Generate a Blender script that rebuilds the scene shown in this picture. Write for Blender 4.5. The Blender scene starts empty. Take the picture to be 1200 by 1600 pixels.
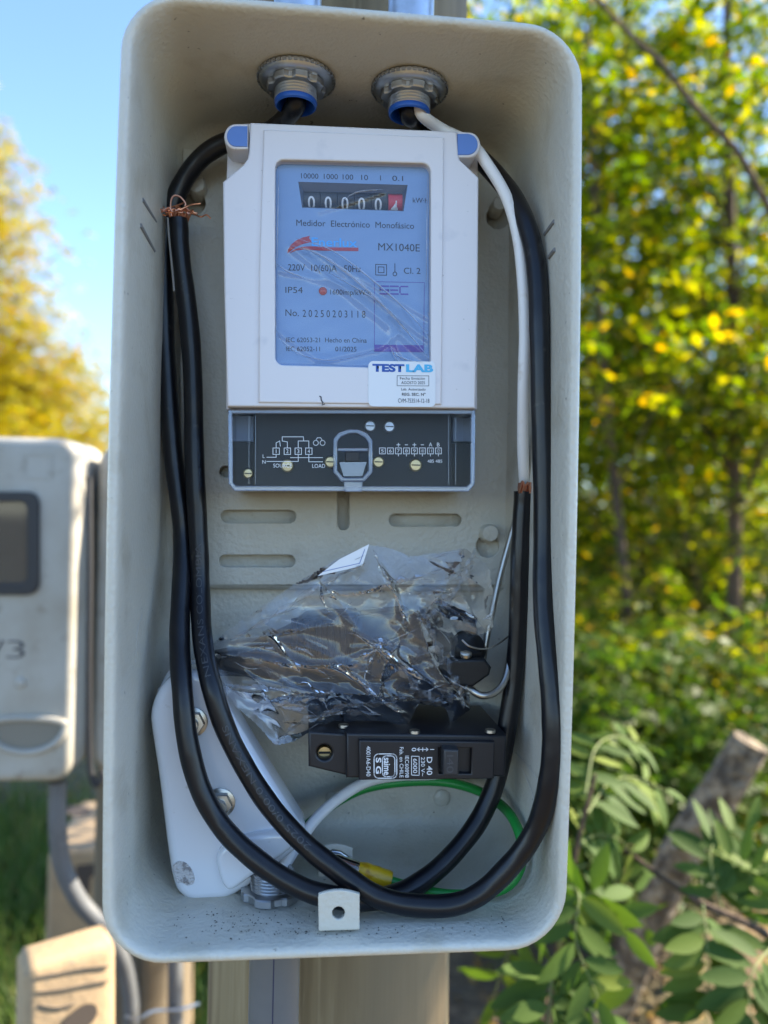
import bpy, bmesh, math, random
import numpy as np
from mathutils import Vector, Matrix

S = bpy.context.scene
C = S.collection
rad = math.radians

# ------------------------------------------------------------------ camera, sky, sun, exposure
F = 1200.0
CAM = Vector((-0.0189, -0.3475, -0.0149))
ROT = (Matrix.Rotation(rad(-5.69), 3, 'Z') @ Matrix.Rotation(rad(0.23), 3, 'X') @ Matrix.Rotation(rad(-1.16), 3, 'Y'))
RIGHT, FWD, UP = ROT.col[0], ROT.col[1], ROT.col[2]
cd = bpy.data.cameras.new('camera')
cam = bpy.data.objects.new('camera', cd)
C.objects.link(cam)
m3 = Matrix((RIGHT, UP, -FWD)).transposed()
cam.matrix_world = Matrix.Translation(CAM) @ m3.to_4x4()
cd.sensor_fit = 'HORIZONTAL'
cd.sensor_width = 36
cd.lens = 36.0 * F / 1200.0
cd.clip_start = 0.02
cd.clip_end = 400
cd.dof.use_dof = True
cd.dof.focus_distance = 0.392
cd.dof.aperture_fstop = 6.6
S.camera = cam

SUN_EL, SUN_AZ = rad(34), rad(80)          # azimuth measured from +Y towards +X
SUN = Vector((math.sin(SUN_AZ) * math.cos(SUN_EL), math.cos(SUN_AZ) * math.cos(SUN_EL), math.sin(SUN_EL)))
W = bpy.data.worlds.new('World')
S.world = W
W.use_nodes = True
nt = W.node_tree
sky = nt.nodes.new('ShaderNodeTexSky')
sky.sky_type = 'NISHITA'
sky.sun_disc = False
sky.sun_elevation = SUN_EL
sky.sun_rotation = SUN_AZ
sky.dust_density = 0.05
sky.ozone_density = 3.6
sky.altitude = 1200
bg = nt.nodes['Background']
bg.inputs['Strength'].default_value = 0.12
nt.links.new(sky.outputs[0], bg.inputs['Color'])
sl = bpy.data.lights.new('sun', 'SUN')
sl.energy = 5.0
sl.angle = rad(0.53)
sl.color = (1.0, 0.88, 0.70)
so = bpy.data.objects.new('sun', sl)
C.objects.link(so)
so.rotation_euler = SUN.to_track_quat('Z', 'Y').to_euler()

vs = S.view_settings
S.display_settings.display_device = 'sRGB'
vs.view_transform = 'Standard'
vs.look = 'None'
vs.gamma = 1
vs.use_curve_mapping = False
vs.exposure = 2.05
S.render.engine = 'CYCLES'
cy = S.cycles
cy.use_denoising = True
cy.max_bounces = 10
cy.diffuse_bounces = 4
cy.glossy_bounces = 4
cy.transmission_bounces = 6
cy.transparent_max_bounces = 24
cy.sample_clamp_indirect = 6
cy.caustics_reflective = False
cy.caustics_refractive = False

GZ = -1.42     # ground level: the box hangs at chest height

# ------------------------------------------------------------------ helpers
def ray(px, py):
    return RIGHT * ((px - 600) / F) + FWD + UP * ((800 - py) / F)
def P(px, py, Y):
    d = ray(px, py)
    return CAM + d * ((Y - CAM.y) / d.y)
def PX(px, py, X):
    d = ray(px, py)
    return CAM + d * ((X - CAM.x) / d.x)
def PZ(px, py, Z):
    d = ray(px, py)
    return CAM + d * ((Z - CAM.z) / d.z)
def PD(px, py, D):
    return CAM + ray(px, py) * D

def tag(o, label=None, cat=None, group=None, kind=None):
    if label: o['label'] = label
    if cat: o['category'] = cat
    if group: o['group'] = group
    if kind: o['kind'] = kind
    return o
def thing(name, loc, label, cat, group=None):
    o = bpy.data.objects.new(name, None)
    o.empty_display_size = 0.02
    o.location = loc
    C.objects.link(o)
    return tag(o, label, cat, group)
def wloc(o):
    v = Vector((0, 0, 0))
    while o is not None:
        v += o.location
        o = o.parent
    return v
def link(name, me, mats, parent=None, base=None, sharp=38, label=None):
    """mesh given in world coordinates -> one object, origin at its parent's base"""
    if not isinstance(mats, (list, tuple)): mats = [mats]
    for m in mats: me.materials.append(m)
    off = wloc(parent) if parent is not None else (Vector(base) if base is not None else Vector((0, 0, 0)))
    me.transform(Matrix.Translation(-off))
    if len(me.polygons):
        me.polygons.foreach_set('use_smooth', [True] * len(me.polygons))
        if sharp is not None and len(me.polygons) < 200000:
            me.set_sharp_from_angle(angle=rad(sharp))
    me.update()
    o = bpy.data.objects.new(name, me)
    C.objects.link(o)
    if parent is not None: o.parent = parent
    else: o.location = off
    if label: o['label'] = label
    return o
def mesh(name, verts, faces, mats, parent=None, base=None, sharp=38, label=None, fm=None):
    me = bpy.data.meshes.new(name)
    me.from_pydata([tuple(v) for v in verts], [], faces)
    if fm: me.polygons.foreach_set('material_index', fm)
    return link(name, me, mats, parent, base, sharp, label)

class MB:
    def __init__(s): s.v = []; s.f = []; s.m = []
    def add(s, v, f, m=0):
        n = len(s.v)
        s.v += [Vector(p) for p in v]
        s.f += [tuple(i + n for i in q) for q in f]
        s.m += [m] * len(f)
        return s
    def build(s, name, mats, parent=None, base=None, sharp=38, label=None):
        return mesh(name, s.v, s.f, mats, parent, base, sharp, label, s.m)

def catmull(pts, n=8):
    pts = [Vector(p) for p in pts]
    ext = [pts[0] * 2 - pts[1]] + pts + [pts[-1] * 2 - pts[-2]]
    out = []
    for i in range(1, len(ext) - 2):
        p0, p1, p2, p3 = ext[i - 1:i + 3]
        for k in range(n):
            t = k / n
            out.append(0.5 * ((2 * p1) + (p2 - p0) * t + (2 * p0 - 5 * p1 + 4 * p2 - p3) * t * t + (3 * p1 - p0 - 3 * p2 + p3) * t ** 3))
    out.append(pts[-1])
    return out
def frames(path):
    T = []
    for i in range(len(path)):
        a = path[max(0, i - 1)]; b = path[min(len(path) - 1, i + 1)]
        T.append((b - a).normalized())
    n = T[0].cross(Vector((0, 1, 0)))
    if n.length < 1e-3: n = T[0].cross(Vector((1, 0, 0)))
    n.normalize()
    N = []
    for t in T:
        n = (n - t * n.dot(t)).normalized()
        N.append(n.copy())
    return T, N
def tube_vf(path, r, seg=14, caps=True, flat=None):
    T, N = frames(path)
    v, f = [], []
    for i, p in enumerate(path):
        ri = r[min(i, len(r) - 1)] if isinstance(r, (list, tuple)) else r
        b = T[i].cross(N[i])
        for k in range(seg):
            a = 2 * math.pi * k / seg
            v.append(p + N[i] * (math.cos(a) * ri) + b * (math.sin(a) * ri * (flat or 1)))
    for i in range(len(path) - 1):
        for k in range(seg):
            k2 = (k + 1) % seg
            f.append((i * seg + k, (i + 1) * seg + k, (i + 1) * seg + k2, i * seg + k2))
    if caps:
        f.append(tuple(range(seg)))
        f.append(tuple((len(path) - 1) * seg + k for k in reversed(range(seg))))
    return v, f
def lathe_vf(prof, o, axis, seg=28, closed=True):
    """prof [(radius, height)] about axis through o"""
    ax = Vector(axis).normalized()
    a = ax.cross(Vector((0, 1, 0)))
    if a.length < 0.1: a = ax.cross(Vector((1, 0, 0)))
    a.normalize(); b = ax.cross(a)
    v, f = [], []
    for (r, h) in prof:
        for k in range(seg):
            t = 2 * math.pi * k / seg
            v.append(Vector(o) + ax * h + a * (r * math.cos(t)) + b * (r * math.sin(t)))
    for i in range(len(prof) - 1):
        for k in range(seg):
            k2 = (k + 1) % seg
            f.append((i * seg + k, i * seg + k2, (i + 1) * seg + k2, (i + 1) * seg + k))
    if closed:
        f.append(tuple(reversed(range(seg))))
        f.append(tuple((len(prof) - 1) * seg + k for k in range(seg)))
    return v, f
def boxvf(x0, x1, y0, y1, z0, z1):
    v = [(x, y, z) for x in (x0, x1) for y in (y0, y1) for z in (z0, z1)]
    return v, [(0, 1, 3, 2), (4, 6, 7, 5), (0, 4, 5, 1), (2, 3, 7, 6), (0, 2, 6, 4), (1, 5, 7, 3)]
def bevel_mesh(me, w, seg=2):
    bm = bmesh.new(); bm.from_mesh(me)
    bm.normal_update()
    es = [e for e in bm.edges if len(e.link_faces) == 2 and e.calc_face_angle(0) > 0.5]
    bmesh.ops.bevel(bm, geom=es, offset=w, segments=seg, affect='EDGES', profile=0.6, clamp_overlap=True)
    bm.to_mesh(me); bm.free()
def prism(outline, y0, y1, bev=0.0, seg=2, holes=()):
    """outline/holes: world points (x,z used); solid between y0 (front) and y1 (back)"""
    cu = bpy.data.curves.new('c', 'CURVE')
    cu.dimensions = '2D'; cu.fill_mode = 'BOTH'
    for ring in [outline] + list(holes):
        sp = cu.splines.new('POLY')
        sp.points.add(len(ring) - 1)
        for i, p in enumerate(ring):
            sp.points[i].co = (p[0], p[2], 0, 1)
        sp.use_cyclic_u = True
    cu.extrude = max(0.0, (y1 - y0) / 2 - bev)
    cu.bevel_depth = bev
    cu.bevel_resolution = seg
    cu.offset = -bev
    ob = bpy.data.objects.new('c', cu)
    C.objects.link(ob)
    dg = bpy.context.evaluated_depsgraph_get()
    me = bpy.data.meshes.new_from_object(ob.evaluated_get(dg))
    bpy.data.objects.remove(ob); bpy.data.curves.remove(cu)
    # (x,y,z)->(x, ymid - z, y)
    me.transform(Matrix(((1, 0, 0, 0), (0, 0, -1, (y0 + y1) / 2), (0, 1, 0, 0), (0, 0, 0, 1))))
    me.materials.clear()
    return me
def pxs(pts, Y): return [P(a, b, Y) for a, b in pts]
def rr(x0, y0, x1, y1, r, n=6, dyr=0.0):
    """rounded rectangle in pixels; dyr = drop of its right side (the photo's slope)"""
    out = []
    for cx, cy, a0 in ((x1 - r, y0 + r, -90), (x1 - r, y1 - r, 0), (x0 + r, y1 - r, 90), (x0 + r, y0 + r, 180)):
        for k in range(n + 1):
            a = rad(a0 + 90 * k / n)
            x = cx + r * math.cos(a); y = cy + r * math.sin(a)
            out.append((x, y + dyr * (x - x0) / (x1 - x0)))
    return out
def slot(x0, y0, x1, y1, n=8):
    if abs(x1 - x0) > abs(y1 - y0): return rr(min(x0, x1), y0, max(x0, x1), y1, abs(y1 - y0) / 2 - 0.01, n)
    return rr(x0, y0, x1, y1, abs(x1 - x0) / 2 - 0.01, n)
def disc(cx, cy, r, n=20, ry=None):
    return [(cx + r * math.cos(2 * math.pi * k / n), cy + (ry or r) * math.sin(2 * math.pi * k / n)) for k in range(n)]

CAPH = None
def text_mesh(body, p0, p1, cap, bold=0.0, shear=0.0, thick=0.00012):
    """flat lettering whose ink runs from p0 to p1 (world points on a y=const plane), cap height in metres"""
    global CAPH
    def mk(b):
        cu = bpy.data.curves.new('t', 'FONT')
        cu.body = b; cu.size = 1; cu.offset = bold; cu.shear = shear; cu.resolution_u = 4
        ob = bpy.data.objects.new('t', cu)
        C.objects.link(ob)
        dg = bpy.context.evaluated_depsgraph_get()
        me = bpy.data.meshes.new_from_object(ob.evaluated_get(dg))
        bpy.data.objects.remove(ob); bpy.data.curves.remove(cu)
        me.materials.clear()
        return me
    if CAPH is None:
        h = mk('H'); CAPH = max(v.co.y for v in h.vertices)
    me = mk(body)
    xs = [v.co.x for v in me.vertices]
    x0, x1 = min(xs), max(xs)
    u = Vector(p1) - Vector(p0); L = u.length; u.normalize()
    w = Vector((-u.z, 0, u.x))
    for v in me.vertices:
        q = Vector(p0) + u * ((v.co.x - x0) / (x1 - x0) * L) + w * (v.co.y / CAPH * cap)
        v.co = q
    return me
def lettering(body, x0, y0, x1, y1, capx, Y, mat, parent, **k):
    p0, p1 = P(x0, y0, Y), P(x1, y1, Y)
    cap = capx * (Y - CAM.y) / F
    return link('lettering', text_mesh(body, p0, p1, cap, **k), mat, parent, sharp=None)
def strips(segs, wpx, Y):
    """thin flat printed lines: list of ((x,y),(x,y)) in pixels"""
    mb = MB()
    for a, b in segs:
        a = P(a[0], a[1], Y); b = P(b[0], b[1], Y)
        u = (b - a).normalized(); h = wpx * (Y - CAM.y) / F / 2
        w = Vector((-u.z, 0, u.x)) * h
        a = a - u * h; b = b + u * h
        mb.add([a - w, b - w, b + w, a + w], [(0, 1, 2, 3)])
    return mb
def ring_lines(pts): return [(pts[i], pts[(i + 1) % len(pts)]) for i in range(len(pts))]

# ------------------------------------------------------------------ materials
def mat(name, col, rough=0.5, metal=0.0, spec=0.5, bump=None, var=None, coat=0.0):
    """bump=(scale, strength, distance[, detail]); var=(scale, colour2, lo, hi)"""
    m = bpy.data.materials.new(name); m.use_nodes = True
    n, l = m.node_tree.nodes, m.node_tree.links
    b = n['Principled BSDF']
    b.inputs['Base Color'].default_value = (*col, 1)
    b.inputs['Roughness'].default_value = rough
    b.inputs['Metallic'].default_value = metal
    b.inputs['Specular IOR Level'].default_value = spec
    b.inputs['Coat Weight'].default_value = coat
    tc = n.new('ShaderNodeTexCoord')
    if var:
        vl = var if isinstance(var, list) else [var]
        prev = None
        for (sc, c2, lo, hi) in vl:
            t = n.new('ShaderNodeTexNoise'); t.inputs['Scale'].default_value = sc; t.inputs['Detail'].default_value = 5
            l.new(tc.outputs['Object'], t.inputs['Vector'])
            r = n.new('ShaderNodeMapRange'); r.inputs['From Min'].default_value = lo; r.inputs['From Max'].default_value = hi
            l.new(t.outputs['Fac'], r.inputs['Value'])
            mx = n.new('ShaderNodeMix'); mx.data_type = 'RGBA'
            mx.inputs['A'].default_value = (*col, 1); mx.inputs['B'].default_value = (*c2, 1)
            l.new(r.outputs['Result'], mx.inputs['Factor'])
            if prev is not None: l.new(prev, mx.inputs['A'])
            prev = mx.outputs['Result']
        l.new(prev, b.inputs['Base Color'])
    if bump:
        bl = bump if isinstance(bump, list) else [bump]
        prev = None
        for bb in bl:
            t = n.new('ShaderNodeTexNoise'); t.inputs['Scale'].default_value = bb[0]; t.inputs['Detail'].default_value = bb[3] if len(bb) > 3 else 2
            l.new(tc.outputs['Object'], t.inputs['Vector'])
            k = n.new('ShaderNodeBump'); k.inputs['Strength'].default_value = bb[1]; k.inputs['Distance'].default_value = bb[2]
            l.new(t.outputs['Fac'], k.inputs['Height'])
            if prev is not None: l.new(prev, k.inputs['Normal'])
            prev = k.outputs['Normal']
        l.new(prev, b.inputs['Normal'])
    return m
def stretch(m, sc):
    """squash every noise of a material along object axes (wood grain)"""
    n, l = m.node_tree.nodes, m.node_tree.links
    tc = next(x for x in n if x.type == 'TEX_COORD')
    mp = n.new('ShaderNodeMapping'); mp.inputs['Scale'].default_value = sc
    l.new(tc.outputs['Object'], mp.inputs['Vector'])
    for t in n:
        if t.type == 'TEX_NOISE': l.new(mp.outputs['Vector'], t.inputs['Vector'])
    return m
def clear(name, tint, gloss_rough, haze, haze_col=(0.8, 0.82, 0.86), bump=None, ior=1.45, fres=1.0):
    """thin clear plastic: see-through, with a fresnel gloss and a little white haze"""
    m = bpy.data.materials.new(name); m.use_nodes = True
    n, l = m.node_tree.nodes, m.node_tree.links
    n.remove(n['Principled BSDF'])
    out = n['Material Output']
    tr = n.new('ShaderNodeBsdfTransparent'); tr.inputs['Color'].default_value = (*tint, 1)
    df = n.new('ShaderNodeBsdfDiffuse'); df.inputs['Color'].default_value = (*haze_col, 1)
    gl = n.new('ShaderNodeBsdfGlossy'); gl.inputs['Roughness'].default_value = gloss_rough
    m1 = n.new('ShaderNodeMixShader'); m1.inputs[0].default_value = haze
    l.new(tr.outputs[0], m1.inputs[1]); l.new(df.outputs[0], m1.inputs[2])
    fr = n.new('ShaderNodeFresnel'); fr.inputs['IOR'].default_value = ior
    mu = n.new('ShaderNodeMath'); mu.operation = 'MULTIPLY'; mu.inputs[1].default_value = fres; mu.use_clamp = True
    l.new(fr.outputs[0], mu.inputs[0])
    m2 = n.new('ShaderNodeMixShader')
    l.new(mu.outputs[0], m2.inputs[0]); l.new(m1.outputs[0], m2.inputs[1]); l.new(gl.outputs[0], m2.inputs[2])
    l.new(m2.outputs[0], out.inputs['Surface'])
    if bump:
        tc = n.new('ShaderNodeTexCoord')
        t = n.new('ShaderNodeTexNoise'); t.inputs['Scale'].default_value = bump[0]; t.inputs['Detail'].default_value = 3
        l.new(tc.outputs['Object'], t.inputs['Vector'])
        k = n.new('ShaderNodeBump'); k.inputs['Strength'].default_value = bump[1]; k.inputs['Distance'].default_value = bump[2]
        l.new(t.outputs['Fac'], k.inputs['Height'])
        for s in (gl, fr): l.new(k.outputs[0], s.inputs['Normal'])
    return m
def leafmat(name, stops, trans=0.45, rough=0.5):
    """per-leaf colour from a ramp, part of the light passes through"""
    m = bpy.data.materials.new(name); m.use_nodes = True
    n, l = m.node_tree.nodes, m.node_tree.links
    b = n['Principled BSDF']; out = n['Material Output']
    g = n.new('ShaderNodeNewGeometry')
    r = n.new('ShaderNodeValToRGB')
    el = r.color_ramp.elements
    while len(el) < len(stops): el.new(0.5)
    for e, (p, c) in zip(el, stops):
        e.position = p; e.color = (*c, 1)
    oi = n.new('ShaderNodeObjectInfo')
    ad = n.new('ShaderNodeMath'); ad.operation = 'ADD'
    l.new(g.outputs['Random Per Island'], ad.inputs[0]); l.new(oi.outputs['Random'], ad.inputs[1])
    fr = n.new('ShaderNodeMath'); fr.operation = 'FRACT'
    l.new(ad.outputs[0], fr.inputs[0])
    l.new(fr.outputs[0], r.inputs['Fac'])
    l.new(r.outputs['Color'], b.inputs['Base Color'])
    b.inputs['Roughness'].default_value = rough
    b.inputs['Specular IOR Level'].default_value = 0.18
    t = n.new('ShaderNodeBsdfTranslucent')
    hs = n.new('ShaderNodeHueSaturation'); hs.inputs['Value'].default_value = 1.9; hs.inputs['Saturation'].default_value = 1.15
    l.new(r.outputs['Color'], hs.inputs['Color']); l.new(hs.outputs['Color'], t.inputs['Color'])
    mx = n.new('ShaderNodeMixShader'); mx.inputs[0].default_value = trans
    l.new(b.outputs[0], mx.inputs[1]); l.new(t.outputs[0], mx.inputs[2]); l.new(mx.outputs[0], out.inputs['Surface'])
    return m

PEBBLE = (0.60, 0.565, 0.475)
M_paint = mat('grey_enamel', PEBBLE, 0.36, bump=[(420, 0.5, 0.0011, 2), (45, 0.10, 0.002, 2)],
              var=[(9, (0.54, 0.50, 0.41), 0.45, 0.7), (38, (0.46, 0.41, 0.315), 0.54, 0.80), (260, (0.16, 0.14, 0.11), 0.70, 0.76)])
M_plate = mat('grey_plate', (0.56, 0.53, 0.445), 0.38, bump=(380, 0.55, 0.0012, 2), var=[(14, (0.50, 0.465, 0.38), 0.4, 0.7), (60, (0.42, 0.385, 0.31), 0.6, 0.85)])
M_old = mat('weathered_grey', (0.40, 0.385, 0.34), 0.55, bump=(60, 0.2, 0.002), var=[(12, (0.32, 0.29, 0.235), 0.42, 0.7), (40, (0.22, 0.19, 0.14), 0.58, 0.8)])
M_dark = mat('slot_shadow', (0.02, 0.02, 0.02), 0.8)
M_meter = mat('meter_plastic', (0.74, 0.70, 0.70), 0.42, bump=(900, 0.05, 0.0003), var=[(60, (0.60, 0.58, 0.60), 0.62, 0.8), (420, (0.40, 0.38, 0.36), 0.71, 0.78)])
M_blue = mat('blue_cap', (0.11, 0.22, 0.55), 0.4)
M_dial = mat('blue_dial', (0.20, 0.33, 0.57), 0.5)
M_ink = mat('black_ink', (0.02, 0.022, 0.035), 0.6)
M_red = mat('red_ink', (0.42, 0.03, 0.04), 0.5)
M_cyan = mat('cyan_ink', (0.06, 0.42, 0.95), 0.5)
M_lcyan = mat('light_cyan_ink', (0.08, 0.46, 0.75), 0.5)
M_navy = mat('navy_ink', (0.02, 0.09, 0.38), 0.5)
M_purple = mat('purple_ink', (0.10, 0.06, 0.36), 0.5)
M_white = mat('white_ink', (0.75, 0.76, 0.78), 0.6)
M_sticker = mat('sticker_paper', (0.78, 0.79, 0.80), 0.5)
M_drum = mat('counter_black', (0.018, 0.018, 0.02), 0.5)
M_drumr = mat('counter_red', (0.60, 0.03, 0.05), 0.45)
M_led = mat('led_red', (0.45, 0.05, 0.03), 0.25)
M_cable = mat('black_sheath', (0.005, 0.005, 0.007), 0.31, spec=0.4, bump=[(35, 0.35, 0.003, 2), (500, 0.06, 0.0004)], var=[(40, (0.011, 0.010, 0.010), 0.5, 0.7), (130, (0.05, 0.045, 0.04), 0.66, 0.8)])
M_emboss = mat('sheath_print', (0.035, 0.035, 0.04), 0.5)
M_copper = mat('copper', (0.78, 0.36, 0.22), 0.32, 1.0)
M_wwire = mat('white_insulation', (0.82, 0.79, 0.76), 0.42, var=(120, (0.68, 0.62, 0.56), 0.6, 0.75))
M_gwire = mat('green_insulation', (0.015, 0.26, 0.04), 0.4)
M_yellow = mat('yellow_sleeve', (0.62, 0.36, 0.01), 0.35, bump=(160, 0.4, 0.001), var=(200, (0.45, 0.22, 0.005), 0.5, 0.65))
M_zinc = mat('zinc', (0.48, 0.50, 0.53), 0.34, 1.0, bump=(300, 0.15, 0.0004), var=(70, (0.36, 0.36, 0.36), 0.45, 0.7))
M_steel = mat('steel', (0.48, 0.45, 0.40), 0.33, 1.0, bump=(200, 0.1, 0.0004))
M_bluein = mat('blue_bushing', (0.01, 0.09, 0.42), 0.4)
M_porc = mat('white_moulding', (0.70, 0.72, 0.76), 0.14, bump=(70, 0.10, 0.001), var=(110, (0.45, 0.45, 0.44), 0.68, 0.78), coat=0.6)
M_chip = mat('rough_chip', (0.60, 0.58, 0.58), 0.8, bump=(900, 1.0, 0.002), var=(400, (0.3, 0.28, 0.28), 0.5, 0.62))
M_blackp = mat('black_plastic', (0.009, 0.009, 0.012), 0.42, bump=(600, 0.08, 0.0004))
M_blackn = mat('black_nylon', (0.006, 0.006, 0.007), 0.42, spec=0.35, bump=(150, 0.15, 0.001))
M_toggle = mat('toggle_plastic', (0.03, 0.03, 0.033), 0.4)
M_term = mat('terminal_block', (0.014, 0.013, 0.013), 0.55)
M_brass = mat('brass', (0.62, 0.48, 0.25), 0.35, 1.0)
M_film = clear('clear_film', (0.97, 0.97, 0.98), 0.07, 0.035, bump=(220, 0.15, 0.0006), ior=1.5, fres=1.2)
M_bag = clear('bag_film', (0.955, 0.955, 0.96), 0.065, 0.028, ior=1.52, fres=1.35)
M_glint = clear('glint_film', (0.9, 0.9, 0.91), 0.18, 0.20, ior=1.5, fres=1.2)
M_streak = clear('streak_highlight', (0.9, 0.9, 0.92), 0.2, 0.36, haze_col=(.8, .84, .92), ior=1.5, fres=1.2)
M_sheen = clear('fold_sheen', (0.92, 0.92, 0.93), 0.12, 0.10, ior=1.5, fres=1.3)
M_cover = clear('clear_cover', (0.93, 0.95, 0.98), 0.04, 0.003, ior=1.45, fres=.15)
M_edge = clear('clear_cover_edge', (0.82, 0.88, 0.98), 0.08, 0.17, haze_col=(0.68, 0.77, 0.94), ior=1.5, fres=1.3)
M_glass = clear('dusty_glass', (0.55, 0.53, 0.50), 0.05, 0.14, haze_col=(0.5, 0.46, 0.4))
M_pvc = mat('grey_pvc', (0.125, 0.13, 0.135), 0.45, bump=(90, 0.1, 0.001), var=(25, (0.10, 0.105, 0.11), 0.4, 0.7))
M_pvcblue = mat('pvc_print', (0.02, 0.025, 0.07), 0.5)
M_rubber = mat('window_rubber', (0.02, 0.02, 0.022), 0.55)
M_wood = stretch(mat('pine_post', (0.22, 0.165, 0.085), 0.75, bump=[(60, 0.5, 0.003, 6)], var=[(50, (0.10, 0.068, 0.03), 0.44, 0.62), (150, (0.28, 0.22, 0.125), 0.55, 0.7), (8, (0.17, 0.13, 0.075), 0.4, 0.6)]), (1, 1, 0.06))
M_wood2 = stretch(mat('dark_post', (0.16, 0.125, 0.08), 0.8, bump=[(50, 0.5, 0.004, 6)], var=[(40, (0.08, 0.06, 0.04), 0.4, 0.68)]), (1, 1, 0.06))
M_concrete = mat('weathered_concrete', (0.40, 0.285, 0.165), 0.9, bump=[(60, 0.5, 0.004, 6), (300, 0.3, 0.001)], var=[(14, (0.30, 0.22, 0.135), 0.42, 0.7), (130, (0.22, 0.19, 0.15), 0.62, 0.74)])
M_bark = stretch(mat('bark', (0.10, 0.062, 0.036), 0.9, bump=[(45, 1.0, 0.012, 6)], var=[(30, (0.055, 0.038, 0.024), 0.4, 0.65)]), (1, 1, 0.22))
M_log = mat('weathered_bark', (0.30, 0.235, 0.155), 0.9, bump=[(55, 1.0, 0.02, 6), (16, 0.9, 0.03)], var=[(38, (0.085, 0.062, 0.04), 0.40, 0.58)])
M_ground = mat('forest_floor', (0.10, 0.068, 0.038), 0.95, bump=[(9, 0.8, 0.05, 6), (60, 0.6, 0.01, 5)], var=[(0.9, (0.10, 0.095, 0.035), 0.42, 0.6), (22, (0.24, 0.16, 0.085), 0.5, 0.7)])
M_road = mat('asphalt', (0.065, 0.06, 0.055), 0.9, bump=[(40, 0.6, 0.01, 5)], var=[(3, (0.05, 0.047, 0.043), 0.4, 0.65)])
M_rachis = mat('leaf_stalk', (0.16, 0.20, 0.05), 0.6)
M_leafG = leafmat('locust_leaf', [(0.0, (0.042, 0.080, 0.014)), (0.45, (0.058, 0.105, 0.02)), (0.85, (0.08, 0.13, 0.022)), (1.0, (0.15, 0.19, 0.03))], 0.25, 0.68)
M_leafF = leafmat('forest_leaf', [(0.0, (0.035, 0.06, 0.010)), (0.40, (0.07, 0.105, 0.013)), (0.72, (0.14, 0.165, 0.016)), (0.92, (0.27, 0.25, 0.022)), (1.0, (0.40, 0.23, 0.02))], 0.6)
M_leafY = leafmat('yellow_leaf', [(0.0, (0.15, 0.165, 0.025)), (0.4, (0.26, 0.23, 0.03)), (0.85, (0.36, 0.28, 0.035)), (1.0, (0.40, 0.18, 0.035))], 0.4)
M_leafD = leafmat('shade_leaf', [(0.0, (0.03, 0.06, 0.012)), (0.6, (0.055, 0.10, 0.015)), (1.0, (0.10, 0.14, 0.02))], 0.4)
M_litter = leafmat('litter_leaf', [(0.0, (0.12, 0.07, 0.03)), (0.5, (0.24, 0.14, 0.05)), (0.85, (0.36, 0.24, 0.04)), (1.0, (0.10, 0.12, 0.03))], 0.2)
M_grass = leafmat('grass_blade', [(0.0, (0.05, 0.10, 0.02)), (0.6, (0.09, 0.15, 0.03)), (1.0, (0.22, 0.20, 0.07))], 0.35)

# ------------------------------------------------------------------ ground
gm = MB()
n = 60
xs = [-120 + 240 * ((i / n - .5) * 1.0 + 0) - 0 for i in range(n + 1)]
def gx(i): t = i / n * 2 - 1; return 0.5 + math.copysign(abs(t) ** 2.6, t) * 150
random.seed(3)
gv = []
for j in range(n + 1):
    for i in range(n + 1):
        x, y = gx(i), gx(j)
        d = math.hypot(x, y)
        h = 0.05 * math.sin(x * 1.7 + 1) * math.sin(y * 1.3) + (0.03 * math.sin(x * 5.1) * math.cos(y * 4.3) if d < 20 else 0)
        if x > 2 and y > 3: h += min(1.6, 0.10 * (math.hypot(x - 2, y - 3)))       # bank rising into the wood
        gv.append((x, y, GZ + h - 0.02))
gf = [(j * (n + 1) + i, j * (n + 1) + i + 1, (j + 1) * (n + 1) + i + 1, (j + 1) * (n + 1) + i) for j in range(n) for i in range(n)]
tag(mesh('ground', gv, gf, M_ground, sharp=None), 'brown earth floor with leaf litter under the trees', 'ground', kind='structure')
rv, rf = [], []
for i in range(41):
    x = -40 + 2 * i
    for y in (-9.0, -5.2, -1.5):
        rv.append((x, y + 0.25 * math.sin(x * .4 + y), GZ + 0.075 + (0.04 if y == -5.2 else 0)))
for i in range(40):
    for k in range(2):
        a = i * 3 + k
        rf.append((a, a + 3, a + 4, a + 1))
tag(mesh('bounce_road', rv, rf, M_road, sharp=None), 'unseen grey asphalt road added in front of the posts for its bounce light', 'road', kind='structure')  # unseen road, added for the light it bounces towards the box

# ------------------------------------------------------------------ wooden post behind the box
def post(name, x, y, r, ztop, m, label, seed=0, parts=True):
    random.seed(seed)
    t = thing(name, (x, y, GZ), label, 'post')
    v, f = [], []
    seg = 40
    zs = [GZ + (ztop - GZ) * k / 14 for k in range(15)]
    ph = random.random() * 6
    for z in zs:
        for k in range(seg):
            a = 2 * math.pi * k / seg
            rr_ = r * (1 + 0.012 * math.sin(3 * a + ph) + 0.008 * math.sin(7 * a + z * 2)) * (1 - 0.02 * (z - GZ))
            v.append((x + rr_ * math.cos(a), y + rr_ * math.sin(a), z))
    for j in range(len(zs) - 1):
        for k in range(seg):
            k2 = (k + 1) % seg
            f.append((j * seg + k, j * seg + k2, (j + 1) * seg + k2, (j + 1) * seg + k))
    f.append(tuple((len(zs) - 1) * seg + k for k in range(seg)))
    mesh('pole', v, f, m, t)
    return t
post('wooden_post', 0.004, 0.122 + 0.092, 0.089, 2.6, M_wood, 'round brown wooden post carrying the open meter box', 1)
post('wooden_post', -0.255, 0.86, 0.075, 0.05, M_wood2, 'dark round wooden post behind the open box, with strapped conduits', 2)
post('wooden_post', -0.63, 0.860, 0.070, 0.06, M_wood2, 'weathered post behind the closed box marked 3', 3)

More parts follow.
